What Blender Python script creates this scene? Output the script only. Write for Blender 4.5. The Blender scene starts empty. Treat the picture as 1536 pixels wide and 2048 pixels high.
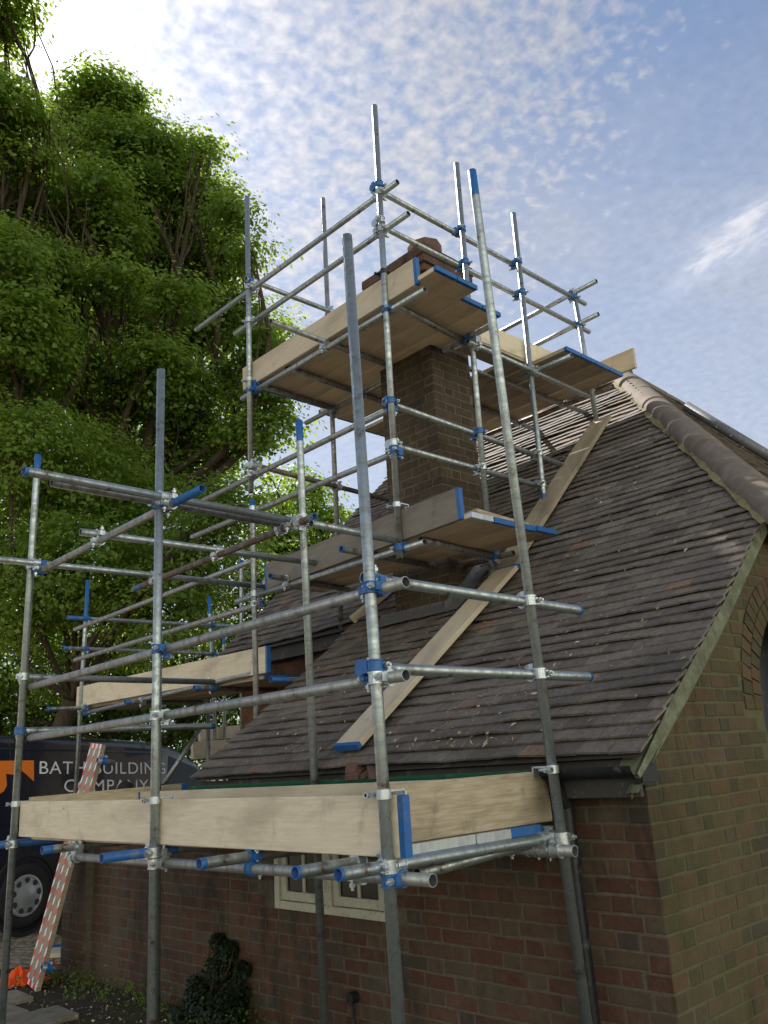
import bpy, bmesh, math, random
import numpy as np
from mathutils import Vector, Matrix
random.seed(7); rng = np.random.default_rng(7)
scn = bpy.context.scene
col = scn.collection
R = math.radians

# ------------------------------------------------------------------ camera
F = 1700.0                                    # focal length in pixels of a 1536 x 2048 frame
AZ, PIT, ROL = R(46.02), R(16.42), R(-3.64)
EYE = 1.5
CAM = Vector((0, 0, EYE))
_f = Vector((math.cos(AZ)*math.cos(PIT), math.sin(AZ)*math.cos(PIT), math.sin(PIT)))
_r = _f.cross(Vector((0, 0, 1))).normalized(); _u = _r.cross(_f)
CR = _r*math.cos(ROL) + _u*math.sin(ROL)
CU = -_r*math.sin(ROL) + _u*math.cos(ROL)
def ray(x, y): return CR*((x-768)/F) + CU*((1024-y)/F) + _f
def at(x, y, ax, v):                          # where the sight line meets the plane X, Y or Z = v
    d = ray(x, y); return CAM + d*((v-CAM[ax])/d[ax])
def dep(x, y, t): return CAM + ray(x, y)*t
cd = bpy.data.cameras.new('camera'); cam = bpy.data.objects.new('camera', cd); col.objects.link(cam)
m = Matrix((CR, CU, -_f)).transposed().to_4x4(); m.translation = CAM; cam.matrix_world = m
cd.sensor_fit = 'VERTICAL'; cd.sensor_height = 36; cd.lens = F/2048*36
cd.clip_start = 0.05; cd.clip_end = 3000
scn.camera = cam
scn.render.resolution_x, scn.render.resolution_y = 768, 1024
scn.view_settings.view_transform = 'Standard'; scn.view_settings.look = 'None'
scn.view_settings.exposure = EXPO = 1.0; scn.view_settings.gamma = 1

# ------------------------------------------------------------------ sun and sky
SUN = ray(48, 58).normalized()
sel, saz = math.asin(SUN.z), math.atan2(SUN.x, SUN.y)
sl = bpy.data.lights.new('sun', 'SUN'); sl.energy = 5.0; sl.angle = R(0.8); sl.color = (1, .95, .87)
so = bpy.data.objects.new('sun', sl); col.objects.link(so)
so.rotation_euler = SUN.to_track_quat('Z', 'Y').to_euler(); so.location = SUN*60
w = bpy.data.worlds.new('World'); scn.world = w; w.use_nodes = True
nt = w.node_tree; N = nt.nodes; L = nt.links; N.clear()
def nn(t, **k):
    n = N.new(t)
    for a, b in k.items():
        if a.startswith('i_'): n.inputs[a[2:].replace('_', ' ')].default_value = b
        else: setattr(n, a, b)
    return n
def mth(op, a, b=None, c=None, clamp=False):
    n = N.new('ShaderNodeMath'); n.operation = op; n.use_clamp = clamp
    for i, v in enumerate((a, b, c)):
        if v is None: continue
        if isinstance(v, (int, float)): n.inputs[i].default_value = v
        else: L.new(v, n.inputs[i])
    return n.outputs[0]
sky = nn('ShaderNodeTexSky', sky_type='NISHITA', sun_disc=False, sun_elevation=sel, sun_rotation=saz,
         air_density=1.0, dust_density=.3, ozone_density=2.2)
tc = nn('ShaderNodeTexCoord')
sep = nn('ShaderNodeSeparateXYZ'); L.new(tc.outputs['Generated'], sep.inputs[0])
zz = mth('MAXIMUM', sep.outputs[2], 0.03)
cmb = nn('ShaderNodeCombineXYZ'); L.new(mth('DIVIDE', sep.outputs[0], mth('ADD', zz, .12)), cmb.inputs[0]); L.new(mth('DIVIDE', sep.outputs[1], mth('ADD', zz, .12)), cmb.inputs[1])
def noise(scale, detail, rough, dist=0, vec=None):
    n = nn('ShaderNodeTexNoise', i_Scale=scale, i_Detail=detail, i_Roughness=rough, i_Distortion=dist); L.new(vec or cmb.outputs[0], n.inputs['Vector']); return n.outputs['Fac']
n1 = noise(46, 2.2, .5, .15); n2 = noise(15, 3, .55, .1); n3 = noise(2.0, 3, .6, .2)
# thick mackerel cloud near the sun side thinning out to the right-hand sky
dotn = nn('ShaderNodeVectorMath', operation='DOT_PRODUCT'); L.new(tc.outputs['Generated'], dotn.inputs[0]); dotn.inputs[1].default_value = ray(480, 60).normalized()
near = nn('ShaderNodeMapRange', interpolation_type='SMOOTHSTEP', i_From_Min=.84, i_From_Max=.98, i_To_Min=0, i_To_Max=1); L.new(dotn.outputs['Value'], near.inputs[0])
puff = mth('ADD', mth('MULTIPLY', n1, .62), mth('MULTIPLY', n2, .38))
thr = mth('ADD', mth('MULTIPLY', near.outputs[0], .36), mth('MULTIPLY', mth('SUBTRACT', n3, .5), .22))
cov = nn('ShaderNodeMapRange', interpolation_type='SMOOTHSTEP', i_From_Min=.52, i_From_Max=1.06, i_To_Min=0, i_To_Max=.95)
L.new(mth('ADD', puff, thr), cov.inputs[0])
# one wispy cloud low on the right
wc = ray(1480, 470).normalized(); wa = (ray(1536, 415)-ray(1340, 545)).normalized(); wx = wc.cross(wa).normalized()
def dot_(v):
    n = nn('ShaderNodeVectorMath', operation='DOT_PRODUCT'); L.new(tc.outputs['Generated'], n.inputs[0]); n.inputs[1].default_value = v; return n.outputs['Value']
ua = mth('SUBTRACT', dot_(wa), wc.dot(wa)); ub = mth('SUBTRACT', dot_(wx), wc.dot(wx))
rr2 = mth('ADD', mth('POWER', mth('DIVIDE', ua, .10), 2), mth('POWER', mth('DIVIDE', ub, .038), 2))
wm = mth('EXPONENT', mth('MULTIPLY', rr2, -1))
wv3 = nn('ShaderNodeCombineXYZ'); L.new(mth('MULTIPLY', ua, 9), wv3.inputs[0]); L.new(mth('MULTIPLY', ub, 26), wv3.inputs[1])
nw = noise(2.2, 6, .62, .6, wv3.outputs[0])
wisp = nn('ShaderNodeMapRange', interpolation_type='SMOOTHSTEP', i_From_Min=.62, i_From_Max=1.25, i_To_Min=0, i_To_Max=.85); L.new(mth('ADD', nw, mth('MULTIPLY', wm, .62)), wisp.inputs[0])
# thin high veil
veil = nn('ShaderNodeMapRange', interpolation_type='SMOOTHSTEP', i_From_Min=.38, i_From_Max=.75, i_To_Min=0.10, i_To_Max=.42); L.new(noise(1.1, 5, .6, .6), veil.inputs[0])
haze_ = nn('ShaderNodeMapRange', interpolation_type='SMOOTHSTEP', i_From_Min=.80, i_From_Max=.35, i_To_Min=0, i_To_Max=.42); L.new(sep.outputs[2], haze_.inputs[0])
cloud = mth('MAXIMUM', mth('MAXIMUM', cov.outputs[0], wisp.outputs[0]), mth('ADD', veil.outputs[0], haze_.outputs[0], clamp=True))
ds = nn('ShaderNodeVectorMath', operation='DOT_PRODUCT'); L.new(tc.outputs['Generated'], ds.inputs[0]); ds.inputs[1].default_value = SUN
g0 = mth('MAXIMUM', ds.outputs['Value'], 0)
glow = mth('ADD', mth('MULTIPLY', mth('POWER', g0, 260), 6), mth('MULTIPLY', mth('POWER', g0, 22), 2.2))
cb = mth('MULTIPLY', mth('ADD', mth('ADD', mth('MULTIPLY', n1, 1.6), 1.9), mth('MULTIPLY', glow, 1.6)), 1.0)
cb = mth('ADD', cb, mth('ADD', mth('MULTIPLY', wisp.outputs[0], 1.6), mth('MULTIPLY', haze_.outputs[0], 1.7)))
# unseen bright cloud opposite the sun, added as fill light for shaded faces
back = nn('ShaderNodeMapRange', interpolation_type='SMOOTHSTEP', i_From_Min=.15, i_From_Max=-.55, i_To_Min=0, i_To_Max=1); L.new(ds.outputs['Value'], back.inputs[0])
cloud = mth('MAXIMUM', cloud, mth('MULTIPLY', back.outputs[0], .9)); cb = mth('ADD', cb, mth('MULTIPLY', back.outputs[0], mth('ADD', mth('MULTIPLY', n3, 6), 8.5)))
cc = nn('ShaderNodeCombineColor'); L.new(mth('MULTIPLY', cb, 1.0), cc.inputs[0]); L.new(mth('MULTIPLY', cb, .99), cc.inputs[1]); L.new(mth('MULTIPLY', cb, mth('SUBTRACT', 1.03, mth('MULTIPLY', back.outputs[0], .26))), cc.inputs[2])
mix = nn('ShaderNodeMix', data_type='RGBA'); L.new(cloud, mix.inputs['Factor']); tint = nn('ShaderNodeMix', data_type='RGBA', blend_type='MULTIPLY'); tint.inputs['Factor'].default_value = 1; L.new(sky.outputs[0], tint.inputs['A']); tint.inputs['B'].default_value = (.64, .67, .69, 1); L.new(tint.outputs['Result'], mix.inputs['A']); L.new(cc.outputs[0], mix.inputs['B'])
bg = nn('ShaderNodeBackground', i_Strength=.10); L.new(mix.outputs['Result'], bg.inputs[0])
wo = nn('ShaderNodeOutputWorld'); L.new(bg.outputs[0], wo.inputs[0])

# ------------------------------------------------------------------ materials
def mat(name, base, rough=.6, metal=0, spec=.5):
    mt = bpy.data.materials.new(name); mt.use_nodes = True
    b = mt.node_tree.nodes['Principled BSDF']
    b.inputs['Base Color'].default_value = (*base, 1); b.inputs['Roughness'].default_value = rough; b.inputs['Metallic'].default_value = metal
    b.inputs['Specular IOR Level'].default_value = spec
    return mt
class G:                                       # small helper for node graphs inside a material
    def __init__(s, mt): s.t = mt.node_tree; s.n = s.t.nodes; s.l = s.t.links; s.b = s.n['Principled BSDF']
    def add(s, typ, **k):
        n = s.n.new(typ)
        for a, b in k.items():
            if a.startswith('i_'): n.inputs[a[2:].replace('_', ' ')].default_value = b
            else: setattr(n, a, b)
        return n
    def co(s, scale=(1, 1, 1), kind='Object'):
        c = s.add('ShaderNodeTexCoord'); mp = s.add('ShaderNodeMapping'); mp.inputs['Scale'].default_value = scale
        s.l.new(c.outputs[kind], mp.inputs[0]); return mp.outputs[0]
    def pos(s, scale=(1, 1, 1)):
        c = s.add('ShaderNodeNewGeometry'); mp = s.add('ShaderNodeMapping'); mp.inputs['Scale'].default_value = scale
        s.l.new(c.outputs['Position'], mp.inputs[0]); return mp.outputs[0]
    def noise(s, vec, scale, detail=4, rough=.6, dist=0):
        n = s.add('ShaderNodeTexNoise', i_Scale=scale, i_Detail=detail, i_Roughness=rough, i_Distortion=dist); s.l.new(vec, n.inputs['Vector']); return n.outputs['Fac']
    def ramp(s, fac, stops):
        r = s.add('ShaderNodeValToRGB'); e = r.color_ramp.elements
        while len(e) < len(stops): e.new(.5)
        for i, (p, c) in enumerate(stops): e[i].position = p; e[i].color = (*c, 1) if len(c) == 3 else c
        s.l.new(fac, r.inputs[0]); return r.outputs[0]
    def mix(s, fac, a, b, mode='MIX'):
        n = s.add('ShaderNodeMix', data_type='RGBA', blend_type=mode)
        for k, v in (('Factor', fac), ('A', a), ('B', b)):
            if isinstance(v, (int, float)): n.inputs[k].default_value = v
            elif isinstance(v, tuple): n.inputs[k].default_value = (*v, 1)
            else: s.l.new(v, n.inputs[k])
        return n.outputs['Result']
    def rng(s, v, a, b, c=0, d=1):
        n = s.add('ShaderNodeMapRange', i_From_Min=a, i_From_Max=b, i_To_Min=c, i_To_Max=d); s.l.new(v, n.inputs[0]); return n.outputs[0]
    def attr(s, nm='rnd'): return s.add('ShaderNodeAttribute', attribute_name=nm).outputs['Fac']
    def base(s, v): s.l.new(v, s.b.inputs['Base Color'])
    def rough(s, v): s.l.new(v, s.b.inputs['Roughness'])
    def bump(s, v, st=.3, d=.01):
        n = s.add('ShaderNodeBump', i_Strength=st, i_Distance=d); s.l.new(v, n.inputs['Height']); s.l.new(n.outputs[0], s.b.inputs['Normal'])

def steel(name, c0, c1, rust=0.0, metal=.85, r0=.28, r1=.55):
    mt = mat(name, c0, .4, metal); g = G(mt)
    v = g.co(); a = g.noise(g.co((1, 1, .12)), 28, 4, .65); b = g.noise(v, 7, 3, .6)
    c = g.ramp(a, [(.3, c0), (.7, c1)])
    c = g.mix(g.rng(b, .58, .75, 0, .45), c, (.17, .165, .15))
    c = g.mix(g.rng(g.noise(v, 45, 2, .5), .68, .78, 0, .5), c, (.62, .63, .6))
    if rust: c = g.mix(g.rng(g.noise(v, 12, 5, .7), .62-rust, .72-rust*.6, 0, .85), c, (.13, .075, .045))
    g.base(c); g.rough(g.rng(a, .3, .7, r0, r1)); g.bump(a, .12, .002)
    return mt
M = {}
M['steel'] = steel('galvanised steel tube', (.47, .51, .51), (.27, .31, .31), .05, .85, .32, .6)
M['steel_dull'] = steel('dull galvanised tube', (.40, .41, .41), (.24, .255, .25), .07, .7, .4, .65)
M['steel_rusty'] = steel('rust browned tube', (.25, .22, .2), (.16, .14, .125), .2, .55, .5, .75)
M['zinc'] = steel('bright zinc fitting', (.62, .66, .68), (.42, .46, .48), 0, .75, .3, .5)
def paint(name, c, rough=.45):
    mt = mat(name, c, rough); g = G(mt); n = g.noise(g.co(), 30, 5, .7)
    g.base(g.mix(g.rng(g.noise(g.co(), 9, 6, .8), .56, .66, 0, .7), g.mix(g.rng(n, .5, .72, 0, .75), c, tuple(x*.45+.03 for x in c)), tuple(x*.3+.14 for x in c))); g.rough(g.rng(n, .3, .7, rough-.1, rough+.2)); return mt
M['blue'] = paint('blue marking paint', (.012, .115, .36))
M['inner'] = mat('tube bore', (.03, .035, .05), .8)
M['innerb'] = mat('tube bore blue', (.01, .05, .22), .7)
def wood(name, a, b, dark, stain=.5):
    mt = mat(name, a, .72); g = G(mt)
    gr = g.noise(g.co((1.2, 14, 14)), 5, 5, .62, .4); big = g.noise(g.co((1.0, 3, 3)), 1.6, 4, .6, .3)
    kn = g.add('ShaderNodeTexVoronoi', i_Scale=2.3); g.l.new(g.co((1, 2.6, 2.6)), kn.inputs['Vector'])
    c = g.ramp(gr, [(.28, b), (.62, a)])
    c = g.mix(g.rng(big, .5, .75, 0, stain), c, dark)
    c = g.mix(g.rng(g.noise(g.co((2.2, 1.2, 1.2)), 3, 5, .75, .6), .58, .74, 0, stain*.7), c, tuple(x*.8 for x in dark))
    c = g.mix(g.rng(kn.outputs['Distance'], .02, .055, .75, 0), c, tuple(x*.45 for x in dark))
    oi = g.add('ShaderNodeObjectInfo'); c = g.mix(g.rng(oi.outputs['Random'], 0, 1, 0, .42), c, tuple(x*.75 for x in dark))
    g.base(c); g.bump(gr, .25, .003); return mt
M['pine'] = wood('new pine board', (.78, .64, .45), (.62, .49, .32), (.30, .22, .14), .5)
M['pine_pale'] = wood('pale toe board', (.80, .70, .52), (.68, .57, .40), (.34, .27, .19), .6)
M['pine_used'] = wood('used board', (.54, .45, .32), (.31, .24, .15), (.16, .12, .08), .7)
M['pine_grey'] = wood('weathered grey board', (.27, .235, .19), (.20, .17, .135), (.11, .09, .075), .7)
def bricks_mat(name, cols, moss=0.0, lichen=0.0):
    mt = mat(name, cols[0][1], .9, 0, .25); g = G(mt); v = g.pos()
    c = g.ramp(g.attr(), cols)
    n = g.noise(v, 38, 6, .75); c = g.mix(g.rng(n, .35, .7, 0, .6), c, (.055, .045, .038))
    n5 = g.noise(v, 11, 6, .8, .6); c = g.mix(g.rng(n5, .48, .68, 0, .55), c, (.14, .10, .062)); c = g.mix(g.rng(n5, .45, .3, 0, .5), c, (.055, .036, .026))
    nb = g.noise(v, 2.1, 4, .65, .4); c = g.mix(g.rng(nb, .50, .68, 0, .6), c, (.06, .046, .036)); nq = g.noise(g.pos((1, 1, .45)), 1.1, 5, .7, .8); c = g.mix(g.rng(nq, .5, .62, 0, .7), c, (.028, .022, .019)); c = g.mix(g.rng(nq, .46, .34, 0, .45), c, (.13, .10, .072))
    if moss:
        nm = g.noise(v, 2.6, 5, .72, .5); c = g.mix(g.rng(nm, .62-moss*.24, .80-moss*.12, .12*moss, .85), c, (.068, .062, .022))
        nf = g.noise(v, 60, 3, .6); c = g.mix(g.rng(nf, .6, .75, 0, .35), c, (.09, .095, .045))
    if lichen:
        nf = g.noise(v, 16, 4, .7); c = g.mix(g.rng(nf, .68, .74, 0, lichen), c, (.33, .32, .26))
    g.base(c); g.bump(n, .6, .006); return mt
REDS = [(0, (.095, .034, .022)), (.4, (.135, .055, .033)), (.65, (.115, .062, .038)), (.88, (.10, .078, .052)), (1, (.06, .045, .037))]
M['brick'] = bricks_mat('red brown brick', REDS, .18, .25)
M['brick_moss'] = bricks_mat('moss covered brick', [(0, (.15, .065, .035)), (.4, (.14, .085, .045)), (.75, (.10, .08, .045)), (1, (.05, .042, .03))], .95)
M['brick_red'] = bricks_mat('orange red brick', [(0, (.36, .12, .06)), (.6, (.30, .10, .05)), (1, (.2, .09, .06))], 0)
M['brick_crown'] = bricks_mat('dull red crown brick', [(0, (.17, .075, .05)), (.6, (.14, .07, .05)), (1, (.10, .065, .05))], .1, .2)
M['brick_chim'] = bricks_mat('weathered chimney brick', [(0, (.065, .045, .03)), (.5, (.09, .06, .038)), (1, (.04, .032, .025))], .35, .5)
def mort(name, c, moss=0):
    mt = mat(name, c, .95, 0, .2); g = G(mt); n = g.noise(g.pos(), 25, 5, .7)
    cc_ = g.ramp(n, [(.3, tuple(x*.6 for x in c)), (.7, c)]); nq = g.noise(g.pos((1, 1, .45)), 1.1, 5, .7, .8); cc_ = g.mix(g.rng(nq, .5, .62, 0, .7), cc_, tuple(x*.25 for x in c))
    if moss: cc_ = g.mix(g.rng(g.noise(g.pos(), 3, 4, .7), .35, .7, .3, .9), cc_, (.10, .10, .045))
    g.base(cc_); g.bump(n, .5, .005); return mt
M['mortar_chim'] = mort('sooty mortar', (.16, .135, .10)); M['mortar'] = mort('mortar', (.155, .13, .095)); M['mortar_moss'] = mort('mossy mortar', (.15, .13, .08), 1)
def tiles_mat(name, cols, moss=0.25):
    mt = mat(name, cols[0][1], .85, 0, .3); g = G(mt); v = g.pos()
    c = g.ramp(g.attr(), cols)
    n = g.noise(v, 32, 6, .75); c = g.mix(g.rng(n, .35, .68, 0, .6), c, (.035, .03, .028))
    nb = g.noise(v, 1.3, 4, .6, .5); c = g.mix(g.rng(nb, .5, .7, 0, .4), c, (.045, .038, .036))
    nl = g.noise(v, 13, 5, .75); c = g.mix(g.rng(nl, .69, .74, 0, moss*2), c, (.34, .31, .22)); nw_ = g.noise(v, 3.2, 6, .8, .3); c = g.mix(g.rng(nw_, .55, .8, 0, .5), c, (.24, .21, .17))
    ns = g.noise(v, 5, 5, .8, 1.0); c = g.mix(g.rng(ns, .68, .78, 0, moss*2), c, (.15, .12, .06))
    g.base(c); g.bump(n, .6, .005); return mt
TC = [(0, (.16, .135, .115)), (.35, (.20, .168, .142)), (.7, (.24, .202, .17)), (.99, (.27, .225, .185)), (1, (.32, .20, .14))]
M['tile'] = tiles_mat('brown clay tiles', TC, .3)
M['tile_moss'] = tiles_mat('mossy clay tiles', TC, .5)
mt = M['hip'] = mat('buff hip tiles', (.3, .23, .18), .85, 0, .3); g = G(mt); n = g.noise(g.pos(), 6, 6, .7, .4)
c = g.ramp(n, [(.3, (.12, .10, .08)), (.55, (.19, .15, .12)), (.75, (.27, .235, .20))]); c = g.mix(g.rng(g.attr(), .5, 1, 0, .45), c, (.15, .12, .10)); c = g.mix(g.rng(g.noise(g.pos(), 2.2, 4, .6), .55, .7, 0, .6), c, (.11, .10, .08)); g.base(c); g.bump(g.noise(g.pos(), 50, 4, .7), .4, .004)
M['lime'] = mort('mossy bedding mortar', (.30, .26, .13))
mt = M['barge'] = mat('green bargeboard', (.09, .10, .06), .8); g = G(mt); n = g.noise(g.pos((1, 1, 1)), 9, 6, .75, .3)
g.base(g.ramp(n, [(.3, (.06, .066, .035)), (.5, (.13, .14, .08)), (.75, (.26, .27, .19))])); g.bump(n, .5, .006)
M['gutter_green'] = paint('green gutter paint', (.012, .11, .055)); M['black'] = paint('black painted iron', (.008, .009, .012), .4)
M['fascia'] = paint('dark fascia', (.05, .045, .038), .7)
M['frame'] = paint('cream window paint', (.52, .50, .38), .5)
M['glass'] = mat('window glass', (.008, .012, .016), .15, 0, .25)
M['lead'] = steel('lead flashing', (.20, .20, .21), (.12, .12, .125), 0, .3, .45, .65)
M['clay'] = mat('clay pot', (.24, .10, .065), .85); g = G(M['clay']); n = g.noise(g.pos(), 9, 5, .7); g.base(g.ramp(n, [(.3, (.09, .055, .045)), (.7, (.17, .085, .06))]))
mt = M['soil'] = mat('bare soil', (.06, .045, .03), .95, 0, .2); g = G(mt); n = g.noise(g.pos(), 9, 8, .75); n2_ = g.noise(g.pos(), 1.2, 4, .6)
c = g.ramp(n, [(.3, (.035, .027, .018)), (.55, (.085, .065, .042)), (.75, (.16, .125, .08))]); c = g.mix(g.rng(n2_, .5, .7, 0, .5), c, (.06, .075, .025)); g.base(c); g.bump(n, .9, .03)
mt = M['gravel'] = mat('pale gravel drive', (.3, .25, .17), .95, 0, .2); g = G(mt); vr = g.add('ShaderNodeTexVoronoi', i_Scale=14.0); g.l.new(g.pos(), vr.inputs['Vector'])
c = g.ramp(g.noise(g.pos(), 14, 6, .75), [(.3, (.24, .19, .12)), (.55, (.50, .41, .28)), (.75, (.65, .56, .42))]); c = g.mix(g.rng(vr.outputs['Distance'], .3, .6, 0, .6), c, (.1, .08, .05)); g.base(c); g.bump(vr.outputs['Distance'], .9, .03)
mt = M['flag'] = mat('stone flags', (.22, .2, .17), .9, 0, .25); g = G(mt); c = g.ramp(g.attr(), [(0, (.26, .23, .175)), (1, (.38, .335, .26))]); n = g.noise(g.pos(), 7, 7, .75); c = g.mix(g.rng(n, .45, .7, 0, .7), c, (.08, .07, .05)); g.base(c); g.bump(n, .5, .01)
mt = M['bark'] = mat('bark', (.07, .05, .035), .95, 0, .2); g = G(mt); n = g.noise(g.co((1, 1, .2)), 18, 5, .7); g.base(g.ramp(n, [(.3, (.025, .02, .015)), (.7, (.085, .065, .045))])); g.bump(n, .8, .02)
def leafmat(name, c0, c1, trans, tf=.38):
    mt = mat(name, c0, .5, 0, .35); g = G(mt); a = g.attr(); c = g.ramp(a, [(0, c0), (.6, c1), (1, tuple(min(1, x*1.5) for x in c1))]); g.base(c)
    t = g.add('ShaderNodeBsdfTranslucent'); g.l.new(g.mix(a, trans, tuple(x*.6 for x in trans)), t.inputs[0])
    ms = g.add('ShaderNodeMixShader'); ms.inputs[0].default_value = tf; g.l.new(g.b.outputs[0], ms.inputs[1]); g.l.new(t.outputs[0], ms.inputs[2])
    g.l.new(ms.outputs[0], g.n['Material Output'].inputs[0]); return mt
M['leaf'] = leafmat('broad green leaves', (.028, .058, .014), (.10, .165, .03), (.48, .66, .09), .5)
M['leaf_dark'] = leafmat('dark green leaves', (.02, .045, .012), (.06, .11, .026), (.24, .38, .045), .42)
M['leaf_lime'] = leafmat('fresh lime leaves', (.09, .16, .02), (.17, .27, .035), (.42, .6, .07), .45)
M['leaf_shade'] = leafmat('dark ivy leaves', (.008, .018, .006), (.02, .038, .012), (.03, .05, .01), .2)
M['van'] = mat('dark navy van paint', (.010, .012, .028), .22, 0, .6); M['van'].node_tree.nodes['Principled BSDF'].inputs['Coat Weight'].default_value = .7
M['plastic'] = mat('black plastic trim', (.012, .012, .014), .6); M['rubber'] = mat('tyre rubber', (.014, .014, .015), .85)
M['trim'] = mat('silver wheel trim', (.42, .44, .46), .4, .5); M['white'] = mat('white lettering', (.8, .82, .85), .5); M['orange'] = mat('orange emblem', (.80, .19, .01), .5)
M['tape_r'] = mat('red tape', (.75, .02, .015), .4); M['tape_w'] = mat('white tape', (.78, .77, .72), .4)
M['hivis'] = mat('orange cloth', (.85, .11, .02), .8); M['skin'] = mat('skin', (.32, .17, .11), .6); M['hair'] = mat('dark hair', (.02, .014, .01), .7); M['cloth'] = mat('dark work clothing', (.03, .032, .04), .9)
M['litter'] = mat('dry seed litter', (.42, .34, .19), .9); g = G(M['litter']); g.base(g.ramp(g.attr(), [(0, (.22, .16, .08)), (.6, (.42, .34, .18)), (1, (.62, .58, .44))]))

# ------------------------------------------------------------------ mesh helpers
def link(o, parent=None):
    col.objects.link(o)
    if parent: o.parent = parent
    return o
def tag(o, label=None, cat=None, group=None, kind=None):
    if label: o['label'] = label
    if cat: o['category'] = cat
    if group: o['group'] = group
    if kind: o['kind'] = kind
    return o
def empty(name, loc, label, cat, group=None):
    o = bpy.data.objects.new(name, None); o.location = loc; o.empty_display_size = .1; link(o); tag(o, label, cat, group); return o
def mesh(name, V, Fc, mats, parent=None, mi=None, rnd=None, smooth=False, loc=None, world=True):
    """V in world space; the object's origin goes to loc (or the middle of V)"""
    V = np.asarray(V, float)
    c = np.array(loc) if loc is not None else (V.min(0)+V.max(0))/2 if len(V) else np.zeros(3)
    me = bpy.data.meshes.new(name); me.from_pydata((V-c).tolist(), [], Fc)
    for k in (mats if isinstance(mats, (list, tuple)) else [mats]): me.materials.append(M[k] if isinstance(k, str) else k)
    if mi is not None: me.polygons.foreach_set('material_index', mi)
    if smooth: me.polygons.foreach_set('use_smooth', [True]*len(me.polygons))
    if rnd is not None: me.attributes.new('rnd', 'FLOAT', 'FACE').data.foreach_set('value', np.asarray(rnd, float))
    me.update(); o = bpy.data.objects.new(name, me)
    pl_ = Vector(parent_loc(parent)) if parent else Vector((0, 0, 0))
    o.location = Vector(c)-pl_
    return link(o, parent)
def parent_loc(p):
    v = Vector((0, 0, 0))
    while p: v = v+p.location; p = p.parent
    return v
def frame(a, b, up=None):                       # rotation whose X runs from a to b
    x = (b-a).normalized(); up = Vector(up or (0, 0, 1))
    y = up.cross(x)
    if y.length < 1e-3: y = Vector((0, 1, 0)).cross(x)
    y.normalize(); z = x.cross(y); return Matrix((x, y, z)).transposed()
def local(name, V, Fc, mats, A, rot, parent, mi=None, smooth=None, sharp=None):
    me = bpy.data.meshes.new(name); me.from_pydata([tuple(v) for v in V], [], Fc)
    for k in (mats if isinstance(mats, (list, tuple)) else [mats]): me.materials.append(M[k])
    if mi is not None: me.polygons.foreach_set('material_index', mi)
    if smooth is not None: me.polygons.foreach_set('use_smooth', smooth)
    me.update(); o = bpy.data.objects.new(name, me); link(o, parent)
    o.matrix_local = Matrix.Translation(A - parent_loc(parent)) @ rot.to_4x4() if parent else Matrix.Translation(A) @ rot.to_4x4()
    return o
RT = .0242
def tube_geo(Ln, r=RT, blue=(0, 0), n=20, thick=.0035):
    xs = [0.0]
    if blue[0]: xs.append(blue[0])
    if blue[1]: xs.append(Ln-blue[1])
    xs.append(Ln); V = []; Fc = []; mi = []; sm = []
    ring = lambda x, rr: [(x, rr*math.cos(2*math.pi*k/n), rr*math.sin(2*math.pi*k/n)) for k in range(n)]
    for x in xs: V += ring(x, r)
    for i in range(len(xs)-1):
        isb = (blue[0] and i == 0) or (blue[1] and i == len(xs)-2)
        for k in range(n):
            a = i*n+k; b_ = i*n+(k+1) % n; Fc.append((a, b_, b_+n, a+n)); mi.append(1 if isb else 0); sm.append(True)
    for e, (x, d) in enumerate(((0, 1), (Ln, -1))):
        base = 0 if e == 0 else (len(xs)-1)*n
        s = len(V); V += ring(x, r-thick); V += ring(x+d*.12, r-thick)
        for k in range(n):
            k2 = (k+1) % n
            f1 = (base+k, base+k2, s+k2, s+k); f2 = (s+k, s+k2, s+n+k2, s+n+k)
            if e == 0: f1 = f1[::-1]; f2 = f2[::-1]
            Fc.append(f1); mi.append(1 if blue[e] else 0); sm.append(False)
            Fc.append(f2); mi.append(3 if blue[e] else 2); sm.append(True)
        cap = tuple(range(s+n, s+2*n)); Fc.append(cap if e else cap[::-1]); mi.append(3 if blue[e] else 2); sm.append(False)
    return V, Fc, mi, sm
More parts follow.
